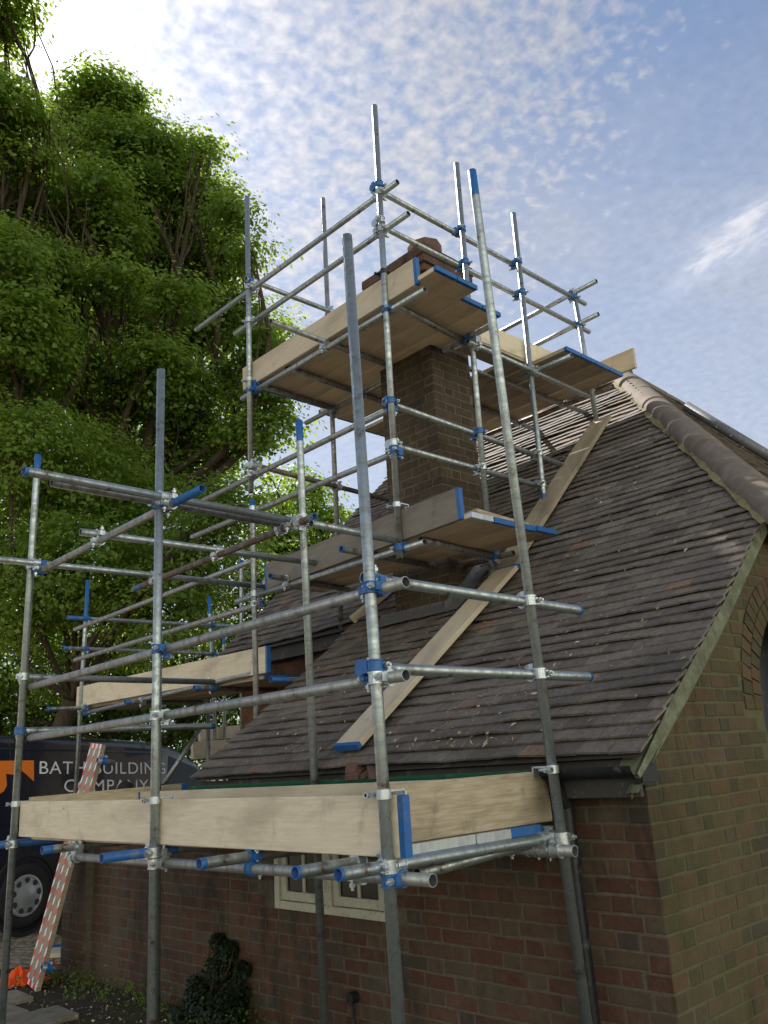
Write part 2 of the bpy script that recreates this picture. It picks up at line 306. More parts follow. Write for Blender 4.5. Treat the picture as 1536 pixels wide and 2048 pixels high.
class Scaffold:
    def __init__(s, loc, label, grp='scaffolds round the roof'):
        s.root = empty('scaffold', loc, label, 'scaffolding', grp); s.t = []
    def tube(s, name, A, B, blue=(0, 0), m_='steel', r=RT):
        A = Vector(A); B = Vector(B); V, Fc, mi, sm = tube_geo((B-A).length, r, blue)
        o = local(name, V, Fc, [m_, 'blue', 'inner', 'innerb'], A, frame(A, B), s.root, mi, sm)
        s.t.append((A, B, name)); return o
    def px(s, name, p, q, ax, v, blue=(0, 0), m_='steel', off=0):
        A = at(p[0], p[1], ax, v); B = at(q[0], q[1], ax, v)
        return s.tube(name, A, B, blue, m_)
    def pole(s, P0, P1, X=None, Y=None, blue=(0, 0), m_='steel', down=None):
        """upright: lower point P0 fixed on a plane, upper point on the same upright sheet facing the lens"""
        ax, v = (0, X) if X is not None else (1, Y)
        A = at(P0[0], P0[1], ax, v); n = Vector((_f.x, _f.y, 0)); d = ray(*P1)
        B = CAM + d*((A-CAM).dot(n)/d.dot(n))
        if down is not None:
            k = (down-A.z)/(B.z-A.z); A = A+(B-A)*k
        return s.tube('pole', A, B, blue, m_)
    def couple(s, bluep=.5, maxd=.12, seed=1):
        rr = random.Random(seed); T = s.t; out = 0
        for i in range(len(T)):
            for j in range(i+1, len(T)):
                A, B, na = T[i]; C_, D, nb_ = T[j]
                u = B-A; v = D-C_; lu, lv = u.length, v.length; u.normalize(); v.normalize()
                if abs(u.dot(v)) > .8: continue
                w0 = A-C_; b_ = u.dot(v); d_ = u.dot(w0); e = v.dot(w0); den = 1-b_*b_
                sa = (b_*e-d_)/den; sb = (e-b_*d_)/den
                if not (-.02 <= sa <= lu+.02 and -.02 <= sb <= lv+.02): continue
                pa = A+u*sa; pb = C_+v*sb
                if (pa-pb).length > maxd: continue
                coupler(s.root, pa, u, pb, v, 'blue' if rr.random() < bluep else 'zinc', rr); out += 1
        return out
def acc_box(V, Fc, c, ex, ey, ez):
    s = len(V)
    for sx in (-1, 1):
        for sy in (-1, 1):
            for sz in (-1, 1): V.append(c+ex*sx+ey*sy+ez*sz)
    for f in ((0, 1, 3, 2), (4, 6, 7, 5), (0, 4, 5, 1), (2, 3, 7, 6), (0, 2, 6, 4), (1, 5, 7, 3)): Fc.append(tuple(s+i for i in f))
def acc_cyl(V, Fc, a, b, r, n=12, r2=None, cap=True):
    r2 = r if r2 is None else r2; x = (b-a).normalized(); y = x.orthogonal().normalized(); z = x.cross(y); s = len(V)
    for p, rr in ((a, r), (b, r2)):
        for k in range(n): V.append(p+y*(rr*math.cos(2*math.pi*k/n))+z*(rr*math.sin(2*math.pi*k/n)))
    for k in range(n): Fc.append((s+k, s+(k+1) % n, s+n+(k+1) % n, s+n+k))
    if cap: Fc.append(tuple(range(s, s+n))[::-1]); Fc.append(tuple(range(s+n, s+2*n)))
def coupler(root, pa, u, pb, v, mname, rr, clip=False):
    V = []; Fc = []; mi = []
    d = pb-pa; d = d-u*d.dot(u)
    if d.length < 1e-4: d = u.orthogonal()
    d.normalize()
    def seg(m_):
        mi.extend([m_]*(len(Fc)-len(mi)))
    for p, ax_, dd in ((pa, u, d), (pb, v, -d)):
        acc_cyl(V, Fc, p-ax_*.021, p+ax_*.021, .0305, 18); seg(0)
        for o_ in (-.021, .021): acc_cyl(V, Fc, p+ax_*(o_-.003), p+ax_*(o_+.003), .034, 18); seg(0)
        side = ax_.cross(dd).normalized()*(1 if rr.random() < .5 else -1)
        bc = p+side*.040
        acc_box(V, Fc, bc, ax_*.017, side*.012, dd*.014); seg(0)
        acc_cyl(V, Fc, bc+dd*.02, bc-dd*.05, .0065, 8); seg(1)
        acc_cyl(V, Fc, bc-dd*.022, bc-dd*.037, .0135, 6); seg(1)
    mid = (pa+pb)/2; w_ = u.cross(v).normalized() if u.cross(v).length > .1 else u.orthogonal()
    acc_box(V, Fc, mid, u*.026, v*.026, w_*max(.012, (pa-pb).length/2-.022)); seg(0)
    return mesh('coupler', [tuple(p) for p in V], Fc, [mname, 'zinc'], root, mi)
def clip(s, pole_pt, hook_dir, mname='zinc'):     # toe-board clip: ring on the pole with a lip reaching over the board edge
    V = []; Fc = []; p = Vector(pole_pt); h = Vector(hook_dir).normalized(); z = Vector((0, 0, 1)); sd = z.cross(h)
    acc_cyl(V, Fc, p-z*.018, p+z*.018, .03, 18)
    acc_box(V, Fc, p-h*.0+sd*.045, sd*.018, h*.006, z*.012); acc_box(V, Fc, p+sd*.045+z*.0, sd*.012, h*.03, z*.004)
    acc_box(V, Fc, p+h*.055+z*.012, h*.045, sd*.02, z*.004); acc_box(V, Fc, p+h*.1-z*.01, h*.004, sd*.02, z*.026)
    acc_cyl(V, Fc, p+sd*.06-h*.04, p+sd*.06+h*.03, .007, 8); acc_cyl(V, Fc, p+sd*.06-h*.04, p+sd*.06-h*.025, .014, 6)
    return mesh('toe_board_clip', [tuple(q) for q in V], Fc, [mname], s.root)
def board(A, B, label, up=(0, 0, 1), W=.225, T=.038, mt='pine', ends=('blue', 'blue'), grp='scaffold boards', name='scaffold_board', band=.03):
    """A, B = middle of the two end faces; up = direction of the thickness"""
    A = Vector(A); B = Vector(B); x = (B-A).normalized(); z = Vector(up); z = (z-x*z.dot(x)).normalized(); y = z.cross(x)
    rot = Matrix((x, y, z)).transposed(); Ln = (B-A).length; h = W/2; t = T/2; bv = .003
    prof = [(-h+bv, -t), (h-bv, -t), (h, -t+bv), (h, t-bv), (h-bv, t), (-h+bv, t), (-h, t-bv), (-h, -t+bv)]
    xs = [0, band, Ln-band, Ln]; V = []; Fc = []; mi = []
    nseg = 8; xs = [0, band]+[band+(Ln-2*band)*k/nseg for k in range(1, nseg)]+[Ln-band, Ln]
    bow = random.uniform(-.003, .003)
    for i, xx in enumerate(xs):
        e = 1.0+(.006 if (i < 2 or i > len(xs)-3) else 0)
        bz = bow*math.sin(math.pi*xx/Ln)
        for (py, pz) in prof: V.append((xx, py*e, pz*e+bz))
    n = 8
    for i in range(len(xs)-1):
        m_ = 1 if (i == 0 and ends[0]) else 2 if (i == len(xs)-2 and ends[1]) else 0
        for k in range(n):
            a = i*n+k; b_ = i*n+(k+1) % n; Fc.append((a, a+n, b_+n, b_)); mi.append(m_)
    Fc.append(tuple(range(n))); mi.append(1 if ends[0] else 0)
    Fc.append(tuple(range((len(xs)-1)*n, len(xs)*n))[::-1]); mi.append(2 if ends[1] else 0)
    me = bpy.data.meshes.new(name); me.from_pydata(V, [], [f[::-1] for f in Fc])
    for k in (mt, ends[0] or mt, ends[1] or mt): me.materials.append(M[k])
    me.polygons.foreach_set('material_index', mi); me.update()
    o = bpy.data.objects.new(name, me); link(o); o.matrix_world = Matrix.Translation(A) @ rot.to_4x4()
    return tag(o, label, 'board', grp)

# ------------------------------------------------------------------ ground
GZ = -.12
o = mesh('ground', [(-300, -300, GZ), (300, -300, GZ), (300, 300, GZ), (-300, 300, GZ)], [(0, 1, 2, 3)], 'soil'); tag(o, kind='structure')
dv = [at(-60, 1860, 2, GZ+.004), at(200, 1905, 2, GZ+.004), Vector((6.2, 30, GZ+.004)), Vector((-12, 30, GZ+.004)), Vector((-12, 7.5, GZ+.004))]
dv[0] = at(-60, 1945, 2, GZ+.004); dv[1] = at(150, 1925, 2, GZ+.004)
o = mesh('driveway', [tuple(v) for v in (dv[0], dv[1], Vector((4.2, 8.3, GZ+.004)), dv[2], dv[3], dv[4])], [(0, 1, 2, 3, 4, 5)], 'gravel'); tag(o, kind='structure')
# stone flag path on the camera's side of the wall
V = []; Fc = []; rd = []
rr = random.Random(3)
def flag(x, y, a, b_):
    c = Vector((x, y, GZ+.012+rr.uniform(0, .008))); an = rr.uniform(-.05, .05)
    ex = Vector((math.cos(an), math.sin(an), 0))*a/2; ey = Vector((-math.sin(an), math.cos(an), rr.uniform(-.01, .01)))*b_/2
    acc_box(V, Fc, c, ex, ey, Vector((0, 0, .02))); rd.extend([rr.random()]*6)
for j in range(16):
    y = 3.0+j*.42
    for i in range(4): flag(1.0+i*.52+(.2 if j % 2 else 0)-.0*j, y, rr.uniform(.46, .51), .39)
o = mesh('path', [tuple(v) for v in V], Fc, 'flag', rnd=rd); tag(o, kind='structure')

# ------------------------------------------------------------------ house
HX, GY = 3.6, 2.15            # long wall plane, gable wall plane
house = empty('cottage', (HX, 4, GZ), 'low brick cottage with steep brown tiled roof and tall chimney behind the scaffolding', 'cottage')
PROF = [(3.42, 1.47), (4.0, 1.885), (4.5, 2.245), (5.14, 2.75), (6, 3.55), (7, 4.49), (8.17, 5.58)]
def zr(x):
    for (a, za), (b_, zb) in zip(PROF, PROF[1:]):
        if x <= b_: return za+(zb-za)*(x-a)/(b_-a)
    return PROF[-1][1]
def bricks(parent, name, O, U, Nrm, u0, u1, z0, z1, mats, keep=None, proud=.006, back=True, bw=.215, bh=.065, jt=.011, poly=None, seed=1):
    """Flemish bond bricks as little blocks standing proud of the mortar face"""
    rr = random.Random(seed); V = []; Fc = []; mi = []; rd = []
    O = Vector(O); U = Vector(U); Nn = Vector(Nrm); Z = Vector((0, 0, 1))
    row = 0; z = z0
    while z < z1-.01:
        u = u0-(0 if row % 2 else .08)-rr.uniform(0, .01); k = row
        h = min(bh, z1-z)
        while u < u1:
            ln = bw if (k % 2 == 0) else .1025; k += 1
            a, b_ = max(u, u0), min(u+ln, u1); u += ln+jt
            if b_-a < .03: continue
            cu = (a+b_)/2
            if keep and not keep(cu, z+h/2, (b_-a)/2): continue
            pr = proud*.55+rr.uniform(-.0025, .0025); du = rr.uniform(-.003, .003); dz = rr.uniform(-.003, .003)
            s = len(V); zz0, zz1 = z+dz, z+h+dz; b0 = .005
            for (n_, q) in ((-.02, 0), (pr-.002, 0), (pr, b0)):
                for uu, ww in ((a+q, zz0+q), (b_-q, zz0+q), (b_-q, zz1-q), (a+q, zz1-q)):
                    V.append(tuple(O+U*(uu+du)+Nn*n_+Z*ww))
            for t in (0, 4):
                for e in range(4): Fc.append((s+t+e, s+t+(e+1) % 4, s+t+4+(e+1) % 4, s+t+4+e))
            Fc.append((s+8, s+9, s+10, s+11)); v = rr.random(); v = v*.75 if rr.random() < .8 else .75+v*.25
            if k % 2 == 0 and rr.random() < .35: v = .8+.2*rr.random()
            mi += [0]*9; rd += [v]*9
        z += bh+jt; row += 1
    if poly:
        s = len(V); V += [tuple(O+U*a+Z*b_) for a, b_ in poly]; Fc.append(tuple(range(s, s+len(poly)))); mi.append(1); rd.append(0)
    return mesh(name, V, Fc, mats, parent, mi, rd)
WINY0, WINY1, WINZ0, WINZ1 = 3.88, 4.99, .63, 1.16
def kw(u, z, hw): return not (WINY0-.02-hw < u < WINY1+.02+hw and z > WINZ0-.03 and z < WINZ1+.03)
# long wall facing the near scaffold (U = +Y so that the face looks to -X)
bricks(house, 'wall', (HX, 0, 0), (0, 1, 0), (-1, 0, 0), GY, 5.55, GZ, 1.5, ['brick', 'mortar'], kw, poly=None, seed=5)
# mortar backing in pieces round the window
V = []; Fc = []
def q4(y0, y1, z0, z1):
    s = len(V); V.extend([(HX, y0, z0), (HX, y0, z1), (HX, y1, z1), (HX, y1, z0)]); Fc.append((s, s+1, s+2, s+3))
q4(GY, WINY0, GZ, 1.55); q4(WINY1, 5.55, GZ, 1.55); q4(WINY0, WINY1, GZ, WINZ0); q4(WINY0, WINY1, WINZ1, 1.55)
wm_ = mesh('wall_joints', V, Fc, 'mortar', house)
# far side of the low bay and inner volumes (solid behind the faces)
mesh('side_wall', [(HX, 5.55, GZ), (HX, 5.55, 1.55), (5.3, 5.55, 2.78), (5.3, 5.55, GZ)], [(0, 1, 2, 3)], 'mortar', house)
# window: two cream casements of two panes each
def boxw(parent, name, lo, hi, mt, bev=0):
    V = []; Fc = []; c = (Vector(lo)+Vector(hi))/2; h = (Vector(hi)-Vector(lo))/2
    acc_box(V, Fc, c, Vector((h.x, 0, 0)), Vector((0, h.y, 0)), Vector((0, 0, h.z)))
    bm = bmesh.new(); vs = [bm.verts.new(v-c) for v in V]
    for f in Fc: bm.faces.new([vs[i] for i in f])
    bmesh.ops.recalc_face_normals(bm, faces=bm.faces)
    if bev: bmesh.ops.bevel(bm, geom=bm.edges[:], offset=bev, segments=2, affect='EDGES')
    me = bpy.data.meshes.new(name); bm.to_mesh(me); bm.free(); me.materials.append(M[mt]); o = bpy.data.objects.new(name, me); link(o, parent)
    o.location = c-parent_loc(parent); return o
def multi(parent, name, boxes, mt, bev=.003):
    bm = bmesh.new()
    mid = Vector((0, 0, 0)); n = 0
    for lo, hi in boxes: mid += (Vector(lo)+Vector(hi))/2; n += 1
    mid /= n
    for lo, hi in boxes:
        c = (Vector(lo)+Vector(hi))/2; h = (Vector(hi)-Vector(lo))/2
        r_ = bmesh.ops.create_cube(bm, size=2, matrix=Matrix.Translation(c-mid) @ Matrix.Diagonal((h.x, h.y, h.z, 1)))
    if bev: bmesh.ops.bevel(bm, geom=bm.edges[:], offset=bev, segments=1, affect='EDGES')
    me = bpy.data.meshes.new(name); bm.to_mesh(me); bm.free(); me.materials.append(M[mt]); o = bpy.data.objects.new(name, me); link(o, parent); o.location = mid-parent_loc(parent); return o
x0, x1 = HX-.012, HX+.07; Y0, Y1, Z0, Z1 = WINY0, WINY1, WINZ0, WINZ1; ym = (Y0+Y1)/2
win = multi(house, 'window', [((x0, Y0, Z0), (x1, Y0+.05, Z1)), ((x0, Y1-.05, Z0), (x1, Y1, Z1)), ((x0, Y0+.05, Z0), (x1, Y1-.05, Z0+.05)), ((x0, Y0+.05, Z1-.05), (x1, Y1-.05, Z1)), ((x0, ym-.03, Z0+.05), (x1, ym+.03, Z1-.05))], 'frame')
for a, b_ in ((Y0+.053, ym-.033), (ym+.033, Y1-.053)):
    cz0, cz1 = Z0+.053, Z1-.053; m_ = (a+b_)/2; xx0, xx1 = HX+.004, HX+.045
    multi(win, 'casement', [((xx0, a, cz0), (xx1, a+.055, cz1)), ((xx0, b_-.055, cz0), (xx1, b_, cz1)), ((xx0, a+.055, cz0), (xx1, b_-.055, cz0+.055)), ((xx0, a+.055, cz1-.055), (xx1, b_-.055, cz1)), ((xx0+.006, m_-.012, cz0+.055), (xx1-.006, m_+.012, cz1-.055))], 'frame')
    boxw(win, 'pane', (HX+.022, a+.055, cz0+.055), (HX+.028, b_-.055, cz1-.055), 'glass')
boxw(house, 'window_recess', (HX+.08, Y0, Z0), (HX+.09, Y1, Z1), 'plastic')
# gable wall with arched opening at the right
AXC, AR, ASP = 0, .62, 0
pA = at(1522, 1400, 1, GY); AX0 = pA.x; ASP = at(1520, 1420, 1, GY).z; AXC = AX0+AR
def kg(u, z, hw):
    if u-hw < 3.6: return z < 1.50
    zt = (zr(u) if u < 5.35 else 2.95)-.16
    if z > zt: return False
    inside = abs(u-AXC) < AR+.13+hw and z < ASP or math.hypot(u-AXC, z-ASP) < AR+.15+hw*.6 and z >= ASP
    return not inside or (z < ASP and abs(u-AXC) > AR+hw*.6)
bricks(house, 'gable_wall', (0, GY, 0), (1, 0, 0), (0, -1, 0), HX, 11.2, GZ, 2.95, ['brick_moss', 'mortar_moss'], kg, seed=9)
V = []; Fc = []; NA = 24
def pv(x, z): V.append((x, GY, z)); return len(V)-1
top = [(3.6, 1.50), (4.0, 1.72), (4.5, 2.1), (5.14, 2.66), (5.35, 2.83), (11.2, 2.83)]
a = pv(3.6, GZ); b_ = pv(AX0, GZ); c_ = pv(AX0, ASP); pts = [pv(x, z) for x, z in top]
arc = [pv(AXC-AR*math.cos(math.pi*k/NA), ASP+AR*math.sin(math.pi*k/NA)) for k in range(NA+1)]
d_ = pv(AXC+AR, GZ); e_ = pv(11.2, GZ)
Fc.append((a, b_, arc[0], *arc[1:NA//2+1], pts[4], pts[3], pts[2], pts[1], pts[0]))
Fc.append((pts[4], *arc[NA//2:][:], d_, e_, pts[5]))
mesh('gable_joints', V, Fc, 'mortar_moss', house)
# arch ring of headers on edge
V = []; Fc = []; rd = []; rr = random.Random(4)
for ring in (0, 1):
    r0 = AR+.004+ring*.112; nb_ = 26+ring*4
    for k in range(nb_):
        t0 = math.pi*k/nb_+.008; t1 = math.pi*(k+1)/nb_-.008; r1 = r0+.104; s = len(V); v = rr.random()
        for yy in (GY+.05, GY-.009+rr.uniform(-.002, .002)):
            for t, r_ in ((t0, r0), (t1, r0), (t1, r1), (t0, r1)): V.append((AXC-r_*math.cos(t), yy, ASP+r_*math.sin(t)))
        for f in ((4, 5, 6, 7), (0, 1, 5, 4), (1, 2, 6, 5), (2, 3, 7, 6), (3, 0, 4, 7)): Fc.append(tuple(s+i for i in f)); rd.append(v)
mesh('arch', V, Fc, ['brick_moss'], house, rnd=rd)
V = []; Fc = []
for k in range(NA+1):
    x, z = AXC-AR*math.cos(math.pi*k/NA), ASP+AR*math.sin(math.pi*k/NA); V += [(x, GY, z), (x, GY+.3, z)]
Fc = [(2*k, 2*k+1, 2*k+3, 2*k+2) for k in range(NA)]
s = len(V); V += [(AX0, GY, GZ), (AX0, GY+.3, GZ), (AXC+AR, GY, GZ), (AXC+AR, GY+.3, GZ)]; Fc += [(s, s+1, 1, 0), (2*NA, 2*NA+1, s+3, s+2)]
mesh('arch_reveal', V, Fc, 'mortar_moss', house)
V = [(AXC-AR*math.cos(math.pi*k/NA), GY+.28, ASP+AR*math.sin(math.pi*k/NA)) for k in range(NA+1)]+[(AXC+AR, GY+.28, GZ), (AX0, GY+.28, GZ)]
mesh('door', V, [tuple(range(len(V)))], 'black', house)
# upper wall above the set-back eave on the left
bricks(house, 'upper_wall', (5.28, 0, 0), (0, 1, 0), (-1, 0, 0), 5.56, 7.85, GZ, 2.75, ['brick_red', 'mortar'], None, poly=[(5.56, GZ), (7.85, GZ), (7.85, 2.8), (5.56, 2.8)], seed=12)
mesh('end_wall', [(5.28, 7.85, GZ), (11.2, 7.85, GZ), (11.2, 7.85, 2.8), (8.17, 7.85, 5.4), (5.28, 7.85, 2.8)], [(0, 1, 2, 3, 4)], 'mortar', house)

# --- tiled roof: every tile a small tilted slab
HIPB = Vector((5.30, 2.02, zr(5.30))); PEAK = Vector((8.17, 4.45, 5.58))
def hipY(x): return HIPB.y+(x-HIPB.x)/(PEAK.x-HIPB.x)*(PEAK.y-HIPB.y)
arc_ = [(0, *PROF[0])]
for (a, za), (b_, zb) in zip(PROF, PROF[1:]): arc_.append((arc_[-1][0]+math.hypot(b_-a, zb-za), b_, zb))
def on_slope(s):
    s = max(s, 0)
    for (s0, xa, za), (s1, xb, zb) in zip(arc_, arc_[1:]):
        if s <= s1 or s1 == arc_[-1][0]:
            t = (s-s0)/(s1-s0); x = xa+(xb-xa)*t; z = za+(zb-za)*t; tx, tz = (xb-xa)/(s1-s0), (zb-za)/(s1-s0); return x, z, -tz, tx
rr = random.Random(21); V = []; Fc = []; rd = []
GA, TW = .100, .168; ncs = int(arc_[-1][0]/GA)+1
for r_ in range(ncs):
    s0 = r_*GA-.0; x, z, nx, nz = on_slope(s0); x2, z2, nx2, nz2 = on_slope(s0+GA*1.35)
    lo = 2.035 if x < 5.30 else hipY(x); hi = 5.76+.0 if x < 5.08 else 8.02
    y = lo-(r_ % 2)*TW/2-.0
    if x > 5.30: y = 2.035-(r_ % 2)*TW/2+TW*math.floor((lo-2.035)/TW)
    wav = lambda yy: .008*math.sin(yy*2.1+r_*.7)+.005*math.sin(yy*5.3+r_*1.9)+.003*math.sin(yy*17+r_*2.9)
    while y < hi:
        a, b_ = max(y+.002, lo), min(y+TW-.002, hi); y += TW
        if b_-a < .02: continue
        dz = rr.uniform(-.0025, .003); sk = rr.uniform(-.004, .004); th = .012; lift = .020
        if rr.random() < .02: dz += .008
        s = len(V); v = rr.random(); v = v if rr.random() < .985 else 1
        for yy, q in ((a, -1), (b_, 1)):
            off = wav(yy)+dz; ss = sk*q*.5
            for hgt in (lift+th+off, lift+off):
                V.append((x+nx*hgt+ss, yy, z+nz*hgt))
            V.append((x2+nx2*(.010+off*.3), yy, z2+nz2*(.010+off*.3)))
            V.append((x2+nx2*(-.004), yy, z2+nz2*(-.004)))
        # a: 0 top tail,1 bottom tail,2 head top,3 head bottom ; b: 4..7
        for f in ((0, 2, 6, 4), (0, 4, 5, 1), (0, 1, 3, 2), (4, 6, 7, 5), (1, 5, 7, 3)): Fc.append(tuple(s+i for i in f)[::-1]); rd.append(v)
roof = mesh('roof', V, Fc, 'tile', house, rnd=rd)
# solid deck under the tiles, other slope and half-hip
V = [(x, 1.99, z-.03) for x, z in PROF if x < 5.3]; 
def strip(parent, name, pts, mt):
    return mesh(name, pts, [tuple(range(len(pts)))], mt, parent)
V = []; Fc = []
xs = [p[0] for p in PROF]; xs = sorted(xs+[5.3, 5.069, 5.075]); rows = []
for x in xs:
    z = zr(x)-.012; lo = 2.045 if x <= 5.3 else hipY(x); hi = 5.74 if x < 5.07 else 8.0
    rows.append((len(V), len(V)+1)); V += [(x, lo, z), (x, hi, z)]
for (a, b_), (c_, d_) in zip(rows, rows[1:]): Fc.append((a, b_, d_, c_))
mesh('roof_underlay', V, Fc, 'fascia', roof)
FX = 2*PEAK.x
mesh('rear_slope', [(PEAK.x, PEAK.y, PEAK.z), (PEAK.x, 8.0, PEAK.z), (FX-5.08, 8.0, 2.7), (FX-HIPB.x, HIPB.y, HIPB.z)], [(0, 1, 2, 3)], 'tile_moss', roof)
# half-hip tiles
V = []; Fc = []; rd = []; rr = random.Random(8)
hl = math.hypot(PEAK.y-HIPB.y, PEAK.z-HIPB.z); ty, tz = (PEAK.y-HIPB.y)/hl, (PEAK.z-HIPB.z)/hl
for r_ in range(-1, int(hl/.1)):
    s0 = r_*.1; k = max(0, s0)/hl; xl, xr = HIPB.x+(PEAK.x-HIPB.x)*k, FX-HIPB.x-(PEAK.x-HIPB.x)*k
    x = xl-(r_ % 2)*.084
    while x < xr:
        a, b_ = max(x+.002, xl), min(x+.166, xr); x += .168
        if b_-a < .02: continue
        s = len(V); v = rr.random(); dz = rr.uniform(-.003, .008)
        for xx in (a, b_):
            for h_, e in ((.036+dz, 0), (.018+dz, 0), (.01, .135), (-.004, .135)):
                V.append((xx, HIPB.y+ty*(s0+e)-tz*h_, HIPB.z+tz*(s0+e)+ty*h_))
        for f in ((0, 2, 6, 4), (0, 4, 5, 1), (0, 1, 3, 2), (4, 6, 7, 5), (1, 5, 7, 3)): Fc.append(tuple(s+i for i in f)); rd.append(v)
s = len(V); V += [tuple(HIPB), (FX-HIPB.x, HIPB.y, HIPB.z), tuple(PEAK)]; Fc.append((s, s+1, s+2)); rd.append(.2)
mesh('half_hip', V, Fc, 'tile_moss', roof, rnd=rd)
# hip and ridge tiles: overlapping half-round barrels
def barrels(name, A, B, n, rad, parent, nrm, seed=1, flare=.018, mats=('hip', 'lime')):
    rr = random.Random(seed); A = Vector(A); B = Vector(B); x = (B-A).normalized(); z = Vector(nrm); z = (z-x*z.dot(x)).normalized(); y = z.cross(x)
    V = []; Fc = []; rd = []; mi = []; L_ = (B-A).length/n; m_ = 14
    for k in range(n):
        s0 = k*L_; v = rr.random(); s = len(V); j = rr.uniform(-.006, .006)
        for (sx, r_) in ((s0-.03, rad+flare), (s0+.02, rad+flare*.7), (s0+L_, rad), (s0-.03, rad+flare-.02)):
            for i in range(m_+1):
                t = math.pi*(i/m_); V.append(tuple(A+x*sx+y*(r_*math.cos(t)*1.05+j)+z*(r_*math.sin(t)*.8-rad*.35+j)))
        for q in range(2):
            for i in range(m_): a = s+q*(m_+1)+i; Fc.append((a, a+1, a+m_+2, a+m_+1)); rd.append(v); mi.append(0)
        for i in range(m_): a = s+i; b_ = s+3*(m_+1)+i; Fc.append((a, b_, b_+1, a+1)); rd.append(v*.5); mi.append(0)
    # bedding mortar fillets
    for sg in (-1, 1):
        s = len(V)
        for k in range(41):
            p = A+x*((B-A).length*k/40); w_ = rad*1.1+rr.uniform(-.012, .02)
            V.append(tuple(p+y*sg*(w_+.02)-z*(rad*.42))); V.append(tuple(p+y*sg*(w_-.05)-z*(rad*.05)))
        for k in range(40): a = s+2*k; Fc.append((a, a+1, a+3, a+2)); rd.append(0); mi.append(1)
    o = mesh(name, V, Fc, list(mats), parent, mi, rd, smooth=True); return o
hn = Vector((-.62, -.5, 1.1))
barrels('hip_tiles', HIPB+Vector((-.05, -.05, .0))-(PEAK-HIPB).normalized()*.22, PEAK, 9, .118, roof, hn, 3, .006)
barrels('hip_tiles', (FX-HIPB.x, HIPB.y, HIPB.z), PEAK, 9, .10, roof, (.62, -.5, 1.1), 4, .006)
barrels('ridge_tiles', PEAK+Vector((0, -.05, .02)), (PEAK.x, 8.02, PEAK.z+.02), 8, .115, roof, (0, 0, 1), 5)
# bargeboard and soffit following the verge
vp = [(3.40, 1.40)]+[(x, z) for x, z in PROF if 3.42 < x < 5.3]+[(5.34, zr(5.3))]
V = []; Fc = []
for i, (x, z) in enumerate(vp):
    t = .0 if i else 0
    V += [(x, 2.06, z-.008), (x+.02, 2.06, z-.12 if i else z-.03), (x, 2.085, z-.008), (x+.02, 2.085, z-.12 if i else z-.03), (x+.02, GY+.02, z-.12 if i else z-.03), (x, GY+.02, z-.008)]
for i in range(len(vp)-1):
    a = i*6; b_ = a+6
    for p, q in ((0, 1), (1, 3), (3, 2)): Fc.append((a+p, a+q, b_+q, b_+p))
    Fc.append((a+2, a+5, b_+5, b_+2))
mesh('bargeboard', V, Fc, 'barge', house)
V = []; Fc = []
for i, (x, z) in enumerate(vp): V += [(x+.03, 2.085, z-.09), (x+.03, GY-.002, z-.09), (x+.05, GY-.014, z-.10), (x+.05, GY-.014, z-.20 if i else z-.12)]
for i in range(len(vp)-1):
    a = i*4; Fc += [(a, a+1, a+5, a+4), (a+2, a+3, a+7, a+6)]
mesh('soffit', V, Fc, 'barge', house)
boxw(house, 'hip_fascia', (5.30, 2.0, 2.70), (11.1, 2.04, 2.88), 'black')
boxw(house, 'eaves_bracket', (3.46, 2.08, 1.34), (3.61, 2.13, 1.43), 'plastic', .01)
# gutter, fascia, downpipe
boxw(house, 'fascia', (3.47, 2.1, 1.29), (3.495, 5.7, 1.45), 'fascia')
boxw(house, 'fascia', (5.14, 5.8, 2.56), (5.165, 8.0, 2.73), 'fascia')
V = []; Fc = []; mi = []
gy = [2.08, 2.62, 5.72]; n = 10; gx, gz, gr = 3.425, 1.425, .052
for y in gy:
    for rr_, k0 in ((gr, 0), (gr-.006, 1)):
        for k in range(n+1):
            t = math.pi+math.pi*k/n; V.append((gx+rr_*math.cos(t), y, gz+rr_*math.sin(t)))
st = 2*(n+1)
for i in range(2):
    for k in range(n):
        a = i*st+k; Fc.append((a, a+1, a+st+1, a+st)); mi.append(1 if i == 0 else 0); a += n+1; Fc.append((a, a+1, a+st+1, a+st)); mi.append(1 if i == 0 else 0)
mesh('gutter', V, Fc, ['gutter_green', 'black'], house, mi, smooth=True)
dpY = at(1141, 1700, 0, 3.50).y
V = []; Fc = []
acc_cyl(V, Fc, Vector((3.41, dpY, 1.40)), Vector((3.50, dpY, 1.25)), .036, 14); acc_cyl(V, Fc, Vector((3.50, dpY, 1.27)), Vector((3.52, dpY, GZ)), .036, 14)
for z in (1.0, .2): acc_cyl(V, Fc, Vector((3.505, dpY, z)), Vector((3.505, dpY, z+.05)), .043, 14)
mesh('downpipe', [tuple(v) for v in V], Fc, 'black', house, smooth=False)
# small black outside tap on the wall
tp = at(706, 1995, 0, HX-.03); V = []; Fc = []
acc_cyl(V, Fc, tp+Vector((.03, 0, 0)), tp+Vector((-.03, 0, 0)), .032, 14); acc_cyl(V, Fc, tp, tp-Vector((0, 0, .25)), .009, 8)
mesh('outside_tap', [tuple(v) for v in V], Fc, 'black', house)

